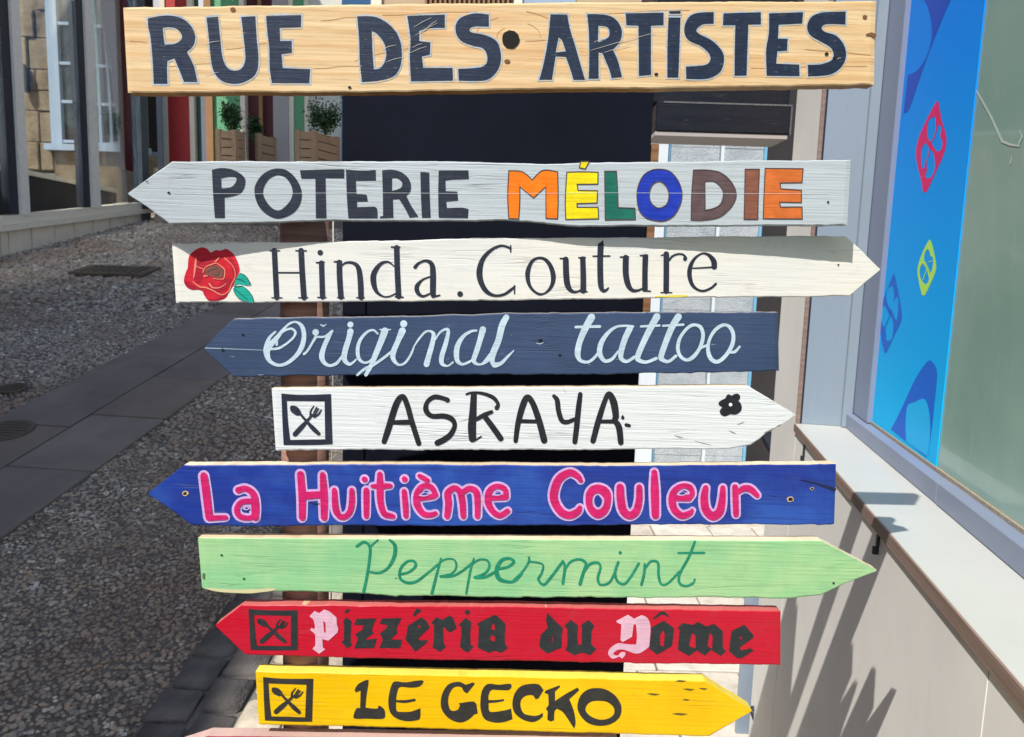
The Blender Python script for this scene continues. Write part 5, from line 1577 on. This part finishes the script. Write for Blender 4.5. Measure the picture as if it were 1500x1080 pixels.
for x in (pxl + .04, pxr - .08):
    MB().wbox(x, x + .04, PY + .0225, PY + .06, -.5 if x > 0 else 0.15, 1.9).build('leg', m_black, panel)
MB().wbox(pxl + .02, pxr - .02, PY + .061, PY + .09, .5, .56).build('crossbar', m_black, panel)
cc_ = on_y(488, 330, 1.36); cd_ = on_y(486, 690, 1.36)
cord = MB().tube([Vector((cc_.x, 1.36, on_y(488, 300, 1.36).z)), Vector((cc_.x + .001, 1.36, 1.5)), Vector((cd_.x, 1.36, 1.2)), Vector((cd_.x - .002, 1.36, .9))], .0016, 6).build('cord', flat_paint('cord_pale', srgb(178, 170, 160), .7), None, True)
cord['label'] = 'thin pale cord hanging between the brown post and the black board'
cord['category'] = 'cord'

# ---------------------------------------------------------------- behind, on the right
far_edge = F1 + wd * SFAR
YX = far_edge.y + .02
box_t = thing('black_box', 'black shutter box with chipped edges, mounted above head height beside the kiosk', 'box', tuple(on_y(1080, 197, YX)))
xa, xb = on_y(960, 190, YX).x, far_edge.x - .004
zb0, zb1, zb2 = on_y(1080, 197, YX).z, on_y(1080, 152, YX).z, on_y(1080, -60, YX).z
m_bbox = painted_wood('black_gloss', srgb(26, 28, 38), seed=14.0, grain=.3, wear=.06, raw=srgb(130, 130, 134), rough=.35)
MB().wbox(xa, xb, YX, YX + .22, zb0 + .004, zb1, bev=.006).build('lower_casing', m_bbox, box_t)
MB().wbox(xa - .01, xb, YX + .03, YX + .2, zb1 + .001, zb2, bev=.004).build('upper_casing', m_bbox, box_t)
MB().wbox(xa, xb - .01, YX + .006, YX + .2, zb0 - .012, zb0 + .003).build('underside', m_greyp2, box_t)
m_worn = paint('worn_edge', srgb(120, 120, 122), .7, .35, 180)
MB().wbox(xa + .03, xb, YX - .0016, YX + .0036, zb1 - .0045, zb1 + .0016).build('worn_edge', m_worn, box_t)
MB().wbox(xb - .0045, xb + .001, YX - .0018, YX + .0034, zb0 + .004, zb1 - .006).build('worn_edge', m_worn, box_t)

# whitewashed block pillar
PYW = 6.6
m_block, nt, b = newmat('whitewashed_block', 0.8, 0.3)
n1 = noise(nt, coords(nt), 5, 6, 0.7)
n2 = noise(nt, coords(nt), 60, 6, 0.8)
c = mixc(nt, ramp(nt, n1, [(0.35, g(0)), (0.65, g(1))]), srgb(176, 184, 188), srgb(204, 209, 210))
nt.links.new(c, b.inputs['Base Color'])
bump(nt, b, n2, 0.8, .03)
m_wjoint = paint('white_joint', srgb(214, 220, 222), .8, .94, 20)
m_cyan = paint('cyan_edge', srgb(120, 180, 210), .5, .85, 20)
pil = thing('block_pillar', 'whitewashed block pillar with a light blue edge behind the plank signs', 'pillar', tuple(on_y(1030, 740, PYW)))
xl0, xj0, xj1, xr0, xr1 = (on_y(px, 440, PYW).x for px in (970, 1041, 1048, 1104, 1108))
xw0, xw1 = (on_y(px, 440, PYW).x for px in (950, 966))
MB().wbox(xl0, xr0, PYW + .02, PYW + .5, -.5, 5.6).build('core', m_wjoint, pil)
z = -.42
k = 0
while z < 5.4:
    h_ = random.uniform(.42, .5)
    for (a_, b_) in ((xl0 + .004, xj0), (xj1, xr0 - .002)):
        MB().wbox(a_, b_, PYW - random.uniform(0, .008), PYW + .03, z + .0005, z + h_ - .0005, bev=.004).build('block', m_block, pil)
    z += h_
MB().wbox(xr0, xr1, PYW - .01, PYW + .45, -.4, 5.6).build('edge_strip', m_cyan, pil)
MB().wbox(xw0 - .05, xw1, PYW - .03, PYW + .3, -.4, 5.6).build('edge_strip', m_wjoint, pil, label='white painted strip')
MB().wbox(xw1 + .001, xl0 - .001, PYW - .01, PYW + .3, -.4, 5.6).build('edge_strip', m_cyan, pil)

m_taupe = paint('taupe_render', srgb(112, 100, 92), .85, .85, 3)
TY = 7.6
tw_ = MB().wbox(on_y(1085, 500, TY).x - .3, 6.5, TY, TY + .3, -.6, 6.5).build('taupe_wall', m_taupe, None)
tw_['label'] = 'dark taupe rendered wall behind the kiosk and the white pillar'
tw_['category'] = 'wall'
# narrow blue-grey board beside the kiosk's far edge
p_ = on_y(1087, 950, YX + .03); q_ = on_y(1112, 950, YX + .03)
ztop_ = on_y(1095, 790, YX + .03).z
o = MB().wbox(p_.x, q_.x, YX + .03, YX + .05, -.5, ztop_, bev=.002).build('upright_board', m_bluegrey, None)
o['label'] = 'narrow blue grey upright board at the far corner of the kiosk wall'
o['category'] = 'board'
# black rail
ry = YX - .02
pts_ = [on_y(1104, 600, ry + .16), on_y(1124, 640, ry + .12), on_y(1152, 692, ry + .06), on_y(1164, 760, ry + .02)]
rail = thing('black_rail', 'thick black sloping rail end beside the tip of the white plank', 'rail', tuple(pts_[-1]))
mb = MB().tube(pts_[:3], .028, 8)
mb.build('handrail', m_darkmetal, rail)
fo = on_y(1110, 1060, YX - .12)
pst = thing('black_stand', 'dark leaning metal foot below the tip of the yellow plank', 'stand', (fo.x, fo.y, -.4))
a_ = on_y(1101, 1038, YX - .12); b_ = on_y(1122, 1100, YX - .12)
MB().tube([a_, (a_ + b_) / 2 + Vector((.004, 0, 0)), b_ + Vector((.03, 0, -.5))], [.012, .016, .016], 8).build('leg_tube', m_darkmetal, pst, True)
MB().tube([a_ + Vector((.0, 0, .0)), a_ + Vector((.03, 0, -.005))], .012, 8).build('clamp', m_darkmetal, pst, True)
